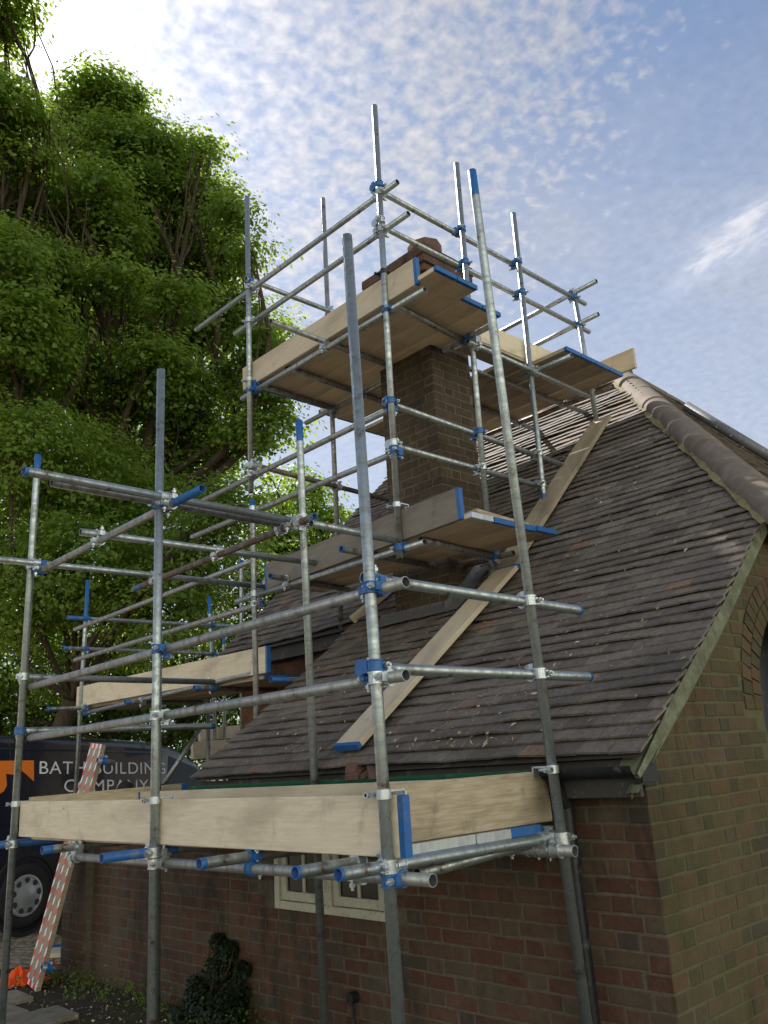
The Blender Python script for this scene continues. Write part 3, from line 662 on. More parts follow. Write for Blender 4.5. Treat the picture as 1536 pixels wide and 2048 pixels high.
# --- chimney
CX0, CX1, CY0, CY1 = 5.0, 5.50, 4.47, 5.11
ch = bpy.data.objects.new('chimney', None)
def shaft(name, z0, z1, g_, parent, mats=('brick_chim', 'mortar_chim'), seed=1):
    V = []
    bx0, bx1, by0, by1 = CX0-g_, CX1+g_, CY0-g_, CY1+g_
    obs = []
    obs.append(bricks(parent, name, (bx0, 0, 0), (0, 1, 0), (-1, 0, 0), by0, by1, z0, z1, list(mats), poly=[(by0, z0), (by1, z0), (by1, z1), (by0, z1)], seed=seed))
    obs.append(bricks(parent, name, (0, by0, 0), (1, 0, 0), (0, -1, 0), bx0, bx1, z0, z1, list(mats), poly=[(bx0, z0), (bx1, z0), (bx1, z1), (bx0, z1)], seed=seed+1))
    obs.append(bricks(parent, name, (0, by1, 0), (1, 0, 0), (0, 1, 0), bx0, bx1, z0, z1, list(mats), poly=[(bx0, z0), (bx1, z0), (bx1, z1), (bx0, z1)], seed=seed+2))
    obs.append(bricks(parent, name, (bx1, 0, 0), (0, 1, 0), (1, 0, 0), by0, by1, z0, z1, list(mats), poly=[(by0, z0), (by1, z0), (by1, z1), (by0, z1)], seed=seed+3))
    # join into one mesh
    base = obs[0]; bm = bmesh.new()
    for o_ in obs:
        me = o_.data.copy(); me.transform(Matrix.Translation(o_.location-base.location)); bm.from_mesh(me); bpy.data.meshes.remove(me)
    cap = bmesh.ops.create_cube(bm, size=1, matrix=Matrix.Translation(Vector(((bx0+bx1)/2, (by0+by1)/2, z1-.005))-parent_loc(parent)-base.location) @ Matrix.Diagonal((bx1-bx0-.004, by1-by0-.004, .01, 1)))
    cb_ = bmesh.ops.create_cube(bm, size=1, matrix=Matrix.Translation(Vector(((bx0+bx1)/2, (by0+by1)/2, z0+.005))-parent_loc(parent)-base.location) @ Matrix.Diagonal((bx1-bx0-.004, by1-by0-.004, .01, 1)))
    bm.to_mesh(base.data); bm.free(); base.data.update()
    for o_ in obs[1:]: bpy.data.objects.remove(o_)
    return base
ch = shaft('chimney', 2.55, 5.60, 0, house, seed=31)
for q_, (z0_, z1_, g_) in enumerate(((5.602, 5.67, .02), (5.672, 5.74, .045), (5.742, 5.81, .075), (5.812, 5.90, .085))): shaft('crown', z0_, z1_, g_, ch, ('brick_crown', 'mortar'), 41+4*q_)
pc = at(842, 500, 1, 4.79); pc = Vector((5.37, 4.77, 5.90)); V = []; Fc = []
for z0_, z1_, r0_, r1_ in ((0, .05, .165, .155), (.05, .24, .14, .145), (.24, .28, .145, .165), (.28, .35, .165, .165)):
    acc_cyl(V, Fc, pc+Vector((0, 0, z0_)), pc+Vector((0, 0, z1_)), r0_, 8, r1_)
mesh('chimney_pot', [tuple(v) for v in V], Fc, 'clay', ch)
# lead flashing round the foot
V = []; Fc = []; zf = zr(CX0)
n_ = 16
for k in range(n_+1):
    y = CY0-.16+(CY1-CY0+.34)*k/n_; wv = .012*math.sin(k*1.7)+.01*math.sin(k*.8)
    V += [(CX0-.012, y, zf+.075), (CX0-.014, y, zf+.045), (CX0-.13+wv, y, zr(CX0-.13)+.06+wv*.4)]
for k in range(n_): a = 3*k; Fc += [(a, a+3, a+4, a+1), (a+1, a+4, a+5, a+2)]
s = len(V)
for k in range(9):
    x = CX0-.1+(CX1-CX0+.2)*k/8; V += [(x, CY0-.012, zr(x)+.12), (x, CY0-.014, zr(x)+.045), (x, CY0-.14, zr(x)+.05)]
for k in range(8): a = s+3*k; Fc += [(a, a+1, a+4, a+3), (a+1, a+2, a+5, a+4)]
mesh('flashing', V, Fc, 'lead', ch, smooth=True)

# --- garden wall running on from the house
gw = empty('garden_wall', (HX, 6.6, GZ), 'old brick garden wall with dark end pier running on from the cottage', 'wall')
GE = at(160, 1800, 0, HX).y
bricks(gw, 'wall_face', (HX+.002, 0, 0), (0, 1, 0), (-1, 0, 0), 5.56, GE-.25, GZ, 1.08, ['brick', 'mortar'], poly=[(5.56, GZ), (GE-.25, GZ), (GE-.25, 1.09), (5.56, 1.09)], seed=61)
boxw(gw, 'wall_core', (HX+.004, 5.56, GZ), (HX+.22, GE-.2, 1.085), 'mortar')
multi(gw, 'coping', [((HX-.03, 5.57+k*.235, 1.09), (HX+.25, 5.57+k*.235+.228, 1.15)) for k in range(int((GE-5.8)/.235))], 'brick_chim', .006)
bricks(gw, 'pier', (HX-.07, 0, 0), (0, 1, 0), (-1, 0, 0), GE-.25, GE+.2, GZ, 1.15, ['brick', 'mortar'], poly=[(GE-.25, GZ), (GE+.2, GZ), (GE+.2, 1.15), (GE-.25, 1.15)], seed=66)
boxw(gw, 'pier_core', (HX-.068, GE-.25, GZ), (HX+.3, GE+.2, 1.149), 'mortar')

# ------------------------------------------------------------------ near scaffold
XS, YS = 2.34, 2.535
S = Scaffold((XS, YS, GZ), 'low galvanised tube scaffold with one boarded lift standing along the cottage eaves')
IN = .052
S.pole((797, 2041), (694, 472), X=XS, down=GZ)
S.pole((304, 2005), (322, 740), X=XS, down=GZ)
S.pole((6, 2005), (76, 910), X=XS, blue=(0, .12), down=GZ)
S.pole((1172, 2035), (944, 342), Y=YS-.085, blue=(0, .17), down=GZ)
S.pole((649, 2041), (598, 842), X=3.335, blue=(0, .15), down=GZ)
S.pole((316, 1590), (318, 1260), X=3.32, down=GZ)
# guard rails along the front, two heights
S.px('guard_rail', (812, 1164), (62, 1374), 0, XS+IN, m_='steel_dull'); S.px('guard_rail', (812, 1350), (60, 1476), 0, XS+IN, m_='steel_dull')
# end guard rails
for p_, q_ in (((726, 1155), (1160, 1221)), ((726, 1336), (1180, 1354))): S.tube('guard_rail', at(*p_, 1, YS+IN+.01), at(*q_, 1, YS-.06), (0, .02))
Y1_ = S.t[2][0].y
S.px('guard_rail', (50, 1354), (428, 1364), 1, 6.27, (.02, 0)); S.px('guard_rail', (40, 1462), (428, 1452), 1, 6.27, (.02, .04))
# high tie bearers and tie tubes over to the chimney scaffold
S.px('ledger', (85, 1140), (405, 977), 0, XS+IN, (0, .30), 'steel_dull')
S.px('ledger', (270, 1177), (630, 1033), 0, 3.285, (.12, .02), 'steel_rusty')
ZT = S.t[-2][0].z+.05
yT = at(320, 990, 2, ZT).y
S.px('tie_tube', (47, 942), (592, 1043), 2, ZT, (.02, 0), 'steel')
A = at(108, 962, 2, ZT); B = at(585, 1050, 2, ZT); d_ = Vector((0, .052, 0)); S.tube('tie_tube', A+Vector((0, .03, 0)), B+Vector((0, .03, 0)), (0, 0), 'steel_dull')
S.px('tie_tube', (161, 1064), (662, 1130), 2, ZT); S.px('tie_tube', (-60, 1113), (525, 1173), 2, ZT)
A = at(622, 1047, 2, ZT-.1); S.tube('tie_tube', A, at(786, 1080, 2, ZT-.1))
# platform tubes
zL = 1.075
def lp(x, y, z=zL): return at(x, y, 2, z)
S.tube('ledger', at(866, 1761, 0, XS+IN), at(140, 1713, 0, XS+IN), (0, 0), 'steel_dull')
S.tube('ledger', at(200, 1716, 0, XS+IN+.0)+Vector((0, 0, -.0)), at(-60, 1706, 0, XS+IN), (0, 0), 'steel_dull') if False else None
S.tube('ledger', at(1150, 1702, 0, 3.31), Vector((3.29, 6.4, 1.09)), (0, 0), 'steel_dull')
for (x, y), bl, x1_ in (((-20, 1692), .9, 3.45), ((84, 1701), .06, 3.5), ((203, 1717), .42, 3.5), ((398, 1728), .03, 3.5), ((590, 1746), .015, 3.5), ((676, 1750), .015, 3.52)):
    A = at(x, y, 2, zL+.052); B = Vector((x1_, A.y, A.z)); S.tube('transom', A, B, (bl, .04))
A = at(500, 1764, 1, YS+.09); 
S.tube('transom', at(834, 1748, 1, YS+.06), at(1115, 1672, 1, YS+.06), (0, .05), 'steel')
S.couple(.3, .13, 3)
def onpole(i, z): A, B, _ = S.t[i]; return A+(B-A)*((z-A.z)/(B.z-A.z))
for i in (0, 1, 2): clip(S, onpole(i, 1.385), (1, .0, 0))
clip(S, onpole(3, 1.425), (0, 1, 0))
# toe boards and deck boards
zt0 = 1.268
a_ = at(808, 1650, 0, XS+.05)
p0 = at(808, 1590, 0, XS+.03); p1 = at(808, 1717, 0, XS+.03); l0 = at(40, 1603, 0, XS+.03); l1 = at(38, 1674, 0, XS+.03)
A = (p0+p1)/2; B = (l0+l1)/2; A.x = B.x = XS+.049
board(A, B, 'stained pale toe board running the whole front of the near low scaffold', up=(-1, 0, 0), mt='pine_pale', ends=('blue', None))
p0 = at(790, 1566, 1, YS+.03); p1 = at(836, 1686, 1, YS+.03); q0 = at(1094, 1540, 1, YS+.03); q1 = at(1105, 1643, 1, YS+.03)
A = Vector((XS+.075, YS+.049, 1.305)); B = Vector((max(q0.x, q1.x), YS+.049, (q0.z+q1.z)/2))
board(A, B, 'shaded grey brown toe board across the right end of the near low scaffold', up=(0, -1, 0), mt='pine_used', ends=(None, None))
board((3.25, 2.75, 1.29), (3.25, 6.2, 1.29), 'toe board on the wall side of the near low scaffold under the gutter', up=(-1, 0, 0), mt='pine_pale', ends=('blue', 'blue'))
p0 = at(57, 1594, 1, 6.22); q0 = at(372, 1574, 1, 6.22)
board((XS+.09, 6.22, 1.31), (q0.x, 6.22, 1.33), 'brown blue ended toe board closing the far left end of the near low scaffold', up=(0, -1, 0), mt='pine_used', ends=(None, 'blue'), band=.05)
nm_ = ['outermost', 'second from outside', 'middle', 'fourth from outside', 'innermost']
zdk = zL+.052+.024+.019
for k in range(4):
    x = XS+.188+k*.228; y0 = YS+.005+(.0, .004, -.002, .006)[k]
    board((x, y0, zdk), (x, 6.15, zdk), '%s deck board of the near low scaffold with %s end' % (['outermost', 'second', 'third', 'innermost'][k], ['metal banded', 'metal banded', 'metal banded', 'blue painted'][k]), mt='pine', ends=('zinc' if k < 3 else 'blue', 'blue'))

# ------------------------------------------------------------------ chimney scaffold
XQ, YQ, YB = 4.15, 4.15, 6.0
Q = Scaffold((XQ, YQ, 2.9), 'tall tube scaffold tower with two boarded lifts built round the chimney')
Q.pole((800, 1118), (749, 212), X=XQ)
Q.pole((513, 1440), (505, 1000), X=XQ, m_='steel_dull', down=GZ, blue=(0, .22))
Q.pole((502, 985), (494, 394), X=XQ)
Q.pole((683, 1266), (646, 397), Y=YB, m_='steel_dull')
Q.pole((986, 1166), (913, 327), Y=YQ)
Q.pole((1090, 1014), (1027, 427), Y=YQ, blue=(.12, 0))
Q.pole((1196, 858), (1148, 588), Y=YQ)
I = .05
# guard rails
Q.px('guard_rail', (795, 364), (392, 660), 0, XQ+I); Q.px('guard_rail', (817, 427), (470, 668), 0, XQ+I)
Q.px('guard_rail', (744, 374), (1170, 608), 1, YQ+I); Q.px('guard_rail', (750, 446), (1178, 664), 1, YQ+I)
Q.px('guard_rail', (492, 557), (720, 646), 1, YB-.05)
Q.px('guard_rail', (1193, 562), (1000, 664), 0, 6.97); Q.px('guard_rail', (1197, 628), (1040, 706), 0, 6.97)
Q.px('guard_rail', (781, 818), (388, 1013-3), 0, XQ+I, (.0, 0), 'steel_dull'); Q.px('guard_rail', (800, 902), (384, 1074), 0, XQ+I, (0, 0), 'steel_dull')
Q.px('guard_rail', (768, 803), (1142, 936), 1, YQ+I); Q.px('guard_rail', (782, 890), (1110, 981), 1, YQ+I)
Q.px('guard_rail', (507, 930), (790, 1003), 1, YB-.05, (0, 0), 'steel_rusty')
Q.px('guard_rail', (505, 1122), (150, 1259), 0, XQ+I, (0, 0), 'steel_dull'); Q.px('guard_rail', (525, 1207), (150, 1320), 0, XQ+I, (.1, 0), 'steel_dull')
# upper lift tubes
Q.px('ledger', (850, 579), (484, 797), 0, XQ+I)
Q.px('ledger', (985, 650), (612, 846), 0, 5.17, (0, 0), 'steel_dull')
Q.px('ledger', (935, 683), (1176, 793), 1, YQ-.05, (0, 0))
Q.px('ledger', (1226, 772), (962, 875), 0, 7.03, (0, 0), 'steel_rusty')
Q.px('ledger', (1143, 711), (1040, 757), 0, 6.0, (0, 0))
zU = at(541, 644, 0, XQ-.2).z
ZUP = 4.935
def X2(nm, p, q, z=ZUP, **k): Q.tube(nm, at(p[0], p[1], 2, z), at(q[0], q[1], 2, z), **k)
X2('transom', (541, 643), (935, 790), m_='steel_dull'); X2('transom', (573, 735), (790, 812), m_='steel_dull'); X2('transom', (514, 768), (668, 818), m_='steel_dull')
X2('transom', (793, 612), (935, 686), m_='steel_dull'); X2('transom', (845, 702), (1174, 827), m_='steel_dull'); X2('transom', (950, 811), (1096, 870), m_='steel_dull')
# lower lift tubes
ZLO = at(848, 1086, 0, XQ+I).z
Q.px('ledger', (850, 1084), (473, 1203), 0, XQ+I)
Q.px('ledger', (1027, 1106), (885, 1142), 0, 5.2, (0, 0), 'steel_rusty')
for p, q, bl in (((842, 1080), (985, 1112), 0), ((682, 1098), (960, 1150), .02), ((540, 1152), (760, 1190), .02)):
    Q.tube('transom', at(p[0], p[1], 2, ZLO+.052), at(q[0], q[1], 2, ZLO+.052), (bl, 0), 'steel_dull')
Q.couple(.35, .12, 11)
def onq(i, z): A, B, _ = Q.t[i]; return A+(B-A)*((z-A.z)/(B.z-A.z))
clip(Q, onq(0, 5.20), (1, 0, 0), 'black'); clip(Q, onq(2, 4.98), (1, 0, 0)); clip(Q, onq(0, 3.28), (1, 0, 0)); clip(Q, onq(4, 3.02), (0, 1, 0))
# boards
def toe(p_top, p_bot, q_top, q_bot, ax, v, label, mt, ends, W=.225, th=.019, band=.03):
    a = (at(*p_top, ax, v)+at(*p_bot, ax, v))/2; b_ = (at(*q_top, ax, v)+at(*q_bot, ax, v))/2
    a[ax] += th; b_[ax] += th; u = [0, 0, 0]; u[ax] = -1
    return board(a, b_, label, up=tuple(u), mt=mt, ends=ends, W=W, band=band)
toe((831, 512), (834, 567), (484, 738), (487, 779), 0, XQ+.03, 'clean pale toe board on the front of the top chimney platform', 'pine_pale', ('blue', None))
toe((915, 974), (924, 1037), (525, 1122), (534, 1186), 0, XQ+.03, 'weathered grey toe board on the front of the lower chimney platform', 'pine_grey', ('blue', 'blue'))
toe((958, 634), (962, 690), (1118, 703), (1122, 752), 1, YQ+.03, 'greenish pale toe board facing the lens between the two top chimney platforms', 'pine_pale', (None, None), .2)
toe((1265, 692), (1270, 737), (1130, 747), (1135, 792), 0, 7.12, 'toe board sticking out past the right end of the top chimney platform', 'pine', (None, None), .21)
ztop = ZUP+.024+.02
lbl1 = ['front', 'second from front', 'third from front', 'fourth from front']
for k in range(4):
    x = 4.30+.2385*k
    y0 = 3.62 if k < 2 else 3.78
    board((x, y0, ztop), (x, 6.08, ztop), '%s deck board along the front edge of the top chimney platform' % lbl1[k] if k == 0 else '%s deck board of the top chimney platform left of the chimney' % lbl1[k], mt='pine', ends=('blue', 'blue'))
board((5.25, 4.30, ztop), (5.98, 4.30, ztop), 'short deck board right in front of the dark chimney face', mt='pine_used', ends=(None, None))
for k in range(2): board((5.26+.2385*k, 5.25, ztop), (5.26+.2385*k, 6.2, ztop), ['short deck board just behind the chimney', 'second short deck board behind the chimney on the roof side'][k], mt='pine', ends=(None, 'blue'))
for k in range(5):
    x = 5.95+.2385*k; y0 = 3.80 if k else 4.22
    board((x, y0, ztop), (x, 6.3+.0*k, ztop), '%s deck board of the top platform right of the chimney' % ['chimney side', 'second', 'middle', 'fourth', 'ridge side'][k], mt='pine_used', ends=('blue' if k else None, 'blue'))
zlow = ZLO+.052+.024+.02
for k in range(4):
    x = 4.32+.2385*k if k < 3 else 4.32+.236*3-.01
    if k == 3: board((x, 3.50, zlow+.0), (x, 4.40, zlow+.0), 'short dark deck board beside the chimney on the lower chimney platform', mt='pine_used', ends=('blue', None)); continue
    board((x, 3.52, zlow), (x, 5.95, zlow), '%s deck board of the lower chimney platform' % ['front', 'second', 'third'][k], mt='pine', ends=(['zinc', 'blue', 'blue'][k], 'blue'))
board((4.33, 3.62, zlow+.06), (4.9, 3.62, zlow+.04), 'loose wood strip lying across the right end of the lower chimney platform', W=.1, T=.03, mt='pine_used', ends=(None, None), name='wood_strip')
# boards lying up the roof
def roofboard(p, q, label, mt, W=.225, ends=('blue', None), lift=.062):
    def on(x, y):
        for (x0_, z0_), (x1_, z1_) in zip(PROF, PROF[1:]):
            s_ = (z1_-z0_)/(x1_-x0_); n_ = Vector((-s_, 0, 1)).normalized(); P0 = Vector((x0_, 0, z0_))+n_*lift; d = ray(x, y); P = CAM+d*(n_.dot(P0-CAM)/n_.dot(d))
            if P.x <= x1_+.02: return P, n_
        return P, n_
    A, n1_ = on(*p); B, n2_ = on(*q); return board(A, B, label, up=tuple((n1_+n2_)/2), mt=mt, W=W, ends=ends), A, B
roofboard((692, 1496), (1016, 1136), 'long clean plank lying diagonally on the roof tiles with blue end near the gutter', 'pine_pale', .225, ('blue', 'blue'), .072)
roofboard((1000, 1152), (1202, 840), 'upper dusty plank lying on the roof tiles under the poles of the chimney scaffold', 'pine_used', .225, (None, None), .075)
# ------------------------------------------------------------------ far scaffold on the left
XF = 4.42
W_ = Scaffold((XF, 8.2, GZ), 'distant dark tube scaffold with pale toe board at the far left corner of the cottage')
W_.pole((150, 1600), (176, 1160), X=XF, blue=(0, .5), down=GZ)
YF = at(165, 1300, 0, XF).y
W_.pole((484, 1480), (482, 1120), Y=YF-1.0, blue=(0, .1), down=GZ); W_.pole((424, 1330), (418, 1192), Y=YF, blue=(0, .25), down=GZ); W_.pole((449, 1480), (447, 1248), Y=YF+.6, blue=(0, .3), down=GZ)
W_.pole((417, 1523), (416, 1400), Y=YF-1.5, m_='steel_dull', down=GZ)
W_.px('guard_rail', (134, 1235), (470, 1253), 1, YF-.05, (.25, 0)); W_.px('guard_rail', (126, 1296), (475, 1309), 1, YF-.05, (.06, 0))
W_.px('transom', (94, 1418), (330, 1412), 1, YF-.05, (.04, 0)); W_.px('ledger', (168, 1427), (505, 1346), 0, XF+.05, (0, 0), 'steel_dull')
for x, y in ((388, 1376), (541, 1359), (250, 1404)):
    A = at(x, y, 0, XF-.15); W_.tube('transom', A, A+Vector((.95, 0, 0)), (.06 if x < 500 else .2, 0), 'steel_dull')
W_.px('brace', (402, 1455), (326, 1570), 1, YF-1.7, (0, 0), 'steel_dull')
W_.couple(.6, .12, 17)
toe((533, 1291), (536, 1345), (153, 1376), (153, 1412), 0, XF+.03, 'long pale toe board of the distant scaffold beyond the cottage corner', 'pine_pale', ('blue', None), .235)
fa = at(536, 1345, 0, XF+.1); fb = at(153, 1412, 0, XF+.1)
for k in range(3):
    dx = .12+.2385*k; board(fa+Vector((dx, .05, -.03)), fb+Vector((dx, 0, -.03)), '%s deck board of the distant scaffold beyond the cottage corner' % ['outer', 'middle', 'inner'][k], mt='pine_used', ends=('blue', None))
pA = dep(398, 1470, 11.5); pB = dep(484, 1462, 12.5); board(pA, pB, 'upper of two pale boards on edge far behind the left roof verge', up=(0, -1, 0), mt='pine_pale', ends=(None, None), W=.17)
pA = dep(384, 1501, 10.6); pB = dep(458, 1496, 11.2); board(pA, pB, 'lower pale board on edge far behind the left roof verge', up=(0, -1, 0), mt='pine_pale', ends=(None, None), W=.21)

# ------------------------------------------------------------------ bits on the roof
def rp(x, y, h=.05):
    for (x0_, z0_), (x1_, z1_) in zip(PROF, PROF[1:]):
        s_ = (z1_-z0_)/(x1_-x0_); n_ = Vector((-s_, 0, 1)).normalized(); P0 = Vector((x0_, 0, z0_))+n_*h; d = ray(x, y); P = CAM+d*(n_.dot(P0-CAM)/n_.dot(d))
        if P.x <= x1_: return P
    return P
A = rp(704, 1240, .05); 
board(A, A+Vector((.32, -.30, .32)), 'orange tinted timber offcut poking down the roof beside the chimney foot', up=(-.6, 0, .8), W=.09, T=.06, mt='pine', ends=(None, None), name='timber_offcut', grp=None)
V = []; Fc = []
for dx, dy, a_, h_ in ((0, 0, .3, .05), (.02, -.09, -.5, .032), (.0, -.17, .9, .028)):
    c = Vector((3.40+dx, at(712, 1552, 0, 3.4).y+dy, 1.455)); e = Vector((math.cos(a_), math.sin(a_), .5))*.05; f_ = Vector((-math.sin(a_), math.cos(a_), 0))*.045
    acc_box(V, Fc, c, e, f_, Vector((-.2, 0, 1))*.012)
    if h_ > .04: acc_box(V, Fc, c+Vector((0, .02, .025)), Vector((.008, 0, .03)), f_*.8, Vector((.02, 0, -.005)))
o = mesh('broken_tile', [tuple(v) for v in V], Fc, 'clay'); tag(o, 'broken clay tile pieces lying in the green gutter', 'tile')
# seeds and twigs scattered over the tiles
V = []; Fc = []; rd = []; rr = random.Random(77)
for k in range(620):
    t = rr.random(); x = 3.5+3.2*t**1.7; y = rr.choice((3.1, 3.5, 4.4, 4.9, 2.8))+rr.gauss(0, .22) if rr.random() < .8 else rr.uniform(2.05, 5.7)
    if not 2.05 < y < 5.7: continue
    if 4.8 < x < 5.6 and 4.3 < y < 5.3: continue
    n_ = Vector((-.66, 0, .75)); c = Vector((x, y, zr(x)))+n_*.042; a_ = rr.uniform(0, 6.28); u_ = (Vector((.75, 0, .66))*math.cos(a_)+Vector((0, 1, 0))*math.sin(a_)); v_ = n_.cross(u_)
    l_ = rr.uniform(.006, .022)*(1.6 if rr.random() < .1 else 1); w_ = rr.uniform(.0015, .004) if rr.random() < .75 else rr.uniform(.006, .012); s = len(V)
    V += [tuple(c-u_*l_), tuple(c-v_*w_+n_*.004), tuple(c+u_*l_+n_*rr.uniform(0, .01)), tuple(c+v_*w_+n_*.004)]; Fc.append((s, s+1, s+2, s+3)); rd.append(rr.random())
o = mesh('roof_litter', V, Fc, 'litter', rnd=rd); tag(o, 'dry seeds and twigs scattered over the roof tiles', 'litter', kind='stuff')
# metal tube lying on the half-hip
def onhip(x, y, h=.1):
    n_ = Vector((0, -tz, ty)); P0 = Vector(HIPB)+n_*h; d = ray(x, y); return CAM+d*(n_.dot(P0-CAM)/n_.dot(d))
A = onhip(1372, 812); B = onhip(1600, 950)
V, Fc, mi, sm = tube_geo((B-A).length, .05, (0, 0))
hp = local('metal_pipe', V, Fc, ['lead', 'blue', 'inner', 'innerb'], A, frame(A, B), None, mi, sm); tag(hp, 'shiny grey pipe lying on the mossy tiles beyond the hip', 'pipe')
# ------------------------------------------------------------------ van
VD = ray(1900, 1545).normalized(); VZ = (Vector((0, 0, 1))-VD*VD.z).normalized(); VY = VZ.cross(VD)
VO = dep(50, 1791, 9.6)-VZ*.34               # ground point under the rear wheel, on the near side of the van
van = empty('van', VO, 'dark navy panel van with white lettering and orange emblem parked beyond the wall', 'van')
van.rotation_euler = Matrix((VD, VY, VZ)).transposed().to_euler()
def vs_(x, y):                                # picture point on the near side panel -> van coordinates
    d = ray(x, y); P = CAM+d*(VY.dot(VO-CAM)/VY.dot(d))-VO; return P.dot(VD), P.dot(VZ)
def vmesh(name, V, Fc, mats, parent=van, mi=None, smooth=False, rnd=None):
    V = np.asarray([tuple(v) for v in V], float); c = (V.min(0)+V.max(0))/2
    me = bpy.data.meshes.new(name); off = np.array(parent['_o']) if '_o' in parent else np.zeros(3)
    me.from_pydata((V-c).tolist(), [], Fc)
    for k in (mats if isinstance(mats, (list, tuple)) else [mats]): me.materials.append(M[k])
    if mi is not None: me.polygons.foreach_set('material_index', mi)
    if smooth: me.polygons.foreach_set('use_smooth', [True]*len(me.polygons))
    me.update(); o = bpy.data.objects.new(name, me); link(o, parent); o.location = Vector(c-off); o['_o'] = tuple(c); return o
RH = vs_(100, 1471)[1]; sF = vs_(336, 1479)[0]
out = [(-1.02, .32), (-1.05, .55), (-1.04, 1.1), (-1.0, 1.6), (-.95, RH-.12), (-.86, RH-.03), (-.7, RH), (.5, RH+.01), (sF-.7, RH), (sF-.1, RH-.02), (sF+.3, RH-.10), (sF+.62, RH-.26), (sF+.95, RH-.50), (sF+1.3, RH-.78), (sF+1.75, 1.08), (sF+2.0, .95), (sF+2.1, .7), (sF+2.1, .32)]
def inset(P, d):
    n = len(P); R_ = []
    for i in range(n):
        a = Vector(P[i-1]); b_ = Vector(P[i]); c = Vector(P[(i+1) % n]); e1 = (b_-a).normalized(); e2 = (c-b_).normalized()
        nn_ = (Vector((e1.y, -e1.x))+Vector((e2.y, -e2.x))).normalized(); R_.append(b_+nn_*d)
    return R_
tum = lambda h: max(0, h-1.0)*.09
WV = 1.9; V = []; Fc = []; secs = ((0, .10), (.012, .055), (.04, .02), (.10, 0), (WV-.10, 0), (WV-.04, .02), (WV-.012, .055), (WV, .10)); n = len(out)
for y, d in secs:
    for q, (s_, h_) in zip(inset(out, d), out):
        t = tum(q[1]); yy = y+t*(1-y/WV)-t*(y/WV); V.append((q[0], yy, q[1]))
for i in range(len(secs)-1):
    for k in range(n): a = i*n+k; b_ = i*n+(k+1) % n; Fc.append((a, a+n, b_+n, b_))
Fc.append(tuple(range(n))); Fc.append(tuple(range((len(secs)-1)*n, len(secs)*n))[::-1])
body = vmesh('body', V, Fc, 'van', smooth=False)
bm = bmesh.new(); bm.from_mesh(body.data); bmesh.ops.recalc_face_normals(bm, faces=bm.faces); bm.to_mesh(body.data); bm.free()
sd = lambda s_, h_, e=.004: (s_, tum(h_)-e, h_)
hl_ = vs_(10, 1647)[1]
vmesh('side_moulding', [sd(-.98, hl_-.02, .0), sd(sF+1.2, hl_-.02, .0), sd(sF+1.2, hl_-.02, .018), sd(-.98, hl_-.02, .018), sd(-.98, hl_+.02, .0), sd(sF+1.2, hl_+.02, .0), sd(sF+1.2, hl_+.015, .016), sd(-.98, hl_+.015, .016)], [(3, 2, 6, 7), (0, 1, 2, 3), (7, 6, 5, 4)], 'van')
rr0 = vs_(100, 1485)[1]
for s0, s1, h in ((-.9, sF-.2, RH-.17),): vmesh('roof_rail', [sd(s0, h, .001), sd(s1, h, .001), sd(s1, h, .014), sd(s0, h, .014), sd(s0, h+.02, .0), sd(s1, h+.02, .0)], [(3, 2, 5, 4), (0, 1, 2, 3)], 'van')
# cab window, door gap, windscreen
wz0 = 1.28
vmesh('cab_window', [sd(sF+.02, wz0), sd(sF+1.15, wz0-.02), sd(sF+.62, RH-.36), sd(sF+.1, RH-.2)], [(0, 1, 2, 3)], 'glass')
vmesh('door_gap', [sd(sF-.06, .4), sd(sF-.045, .4), sd(sF-.045, RH-.15), sd(sF-.06, RH-.15)], [(0, 1, 2, 3)], 'plastic')
vmesh('windscreen', [(sF+.66, .2, RH-.27), (sF+.66, WV-.2, RH-.27), (sF+1.72, WV-.12, 1.115), (sF+1.72, .12, 1.115)], [(0, 1, 2, 3)], 'glass')
for c in body.data.polygons: pass
# wheel arch and wheels
def lathe(prof_, cx, cz, n=40, y0=0):
    V = []; Fc = []
    for (y, r_) in prof_:
        for k in range(n): t = 2*math.pi*k/n; V.append((cx+r_*math.cos(t), y0+y, cz+r_*math.sin(t)))
    for i in range(len(prof_)-1):
        for k in range(n): a = i*n+k; b_ = i*n+(k+1) % n; Fc.append((a, b_, b_+n, a+n))
    return V, Fc
for sx in (0, sF+1.05):
    V, Fc = lathe([(-.004, .44), (-.02, .43), (-.02, .395), (.03, .39), (.03, .001)], sx, .36); vmesh('wheel_arch', V, Fc, 'plastic')
    V, Fc = lathe([(.22, .22), (.22, .31), (.20, .335), (.06, .342), (.0, .335), (-.018, .31), (-.022, .27), (-.01, .225), (.0, .21)], sx, .34); wh = vmesh('wheel', V, Fc, 'rubber', smooth=True)
    V, Fc = lathe([(.0, .222), (-.018, .218), (-.022, .20), (-.016, .19), (-.026, .12), (-.045, .05), (-.05, .001)], sx, .34); mi = [0]*len(Fc)
    for k in range(9):
        t0 = 2*math.pi*k/9+.2; s = len(V)
        for j in range(12):
            a = 2*math.pi*j/12; rr_ = .160+.030*math.cos(a); tt = t0+.21*math.sin(a)*(1+.25*math.cos(a)); V.append((sx+rr_*math.cos(tt), -.028, .34+rr_*math.sin(tt)))
        Fc.append(tuple(range(s, s+12))); mi.append(1)
    vmesh('wheel_trim', V, Fc, ['trim', 'inner'], wh, mi)
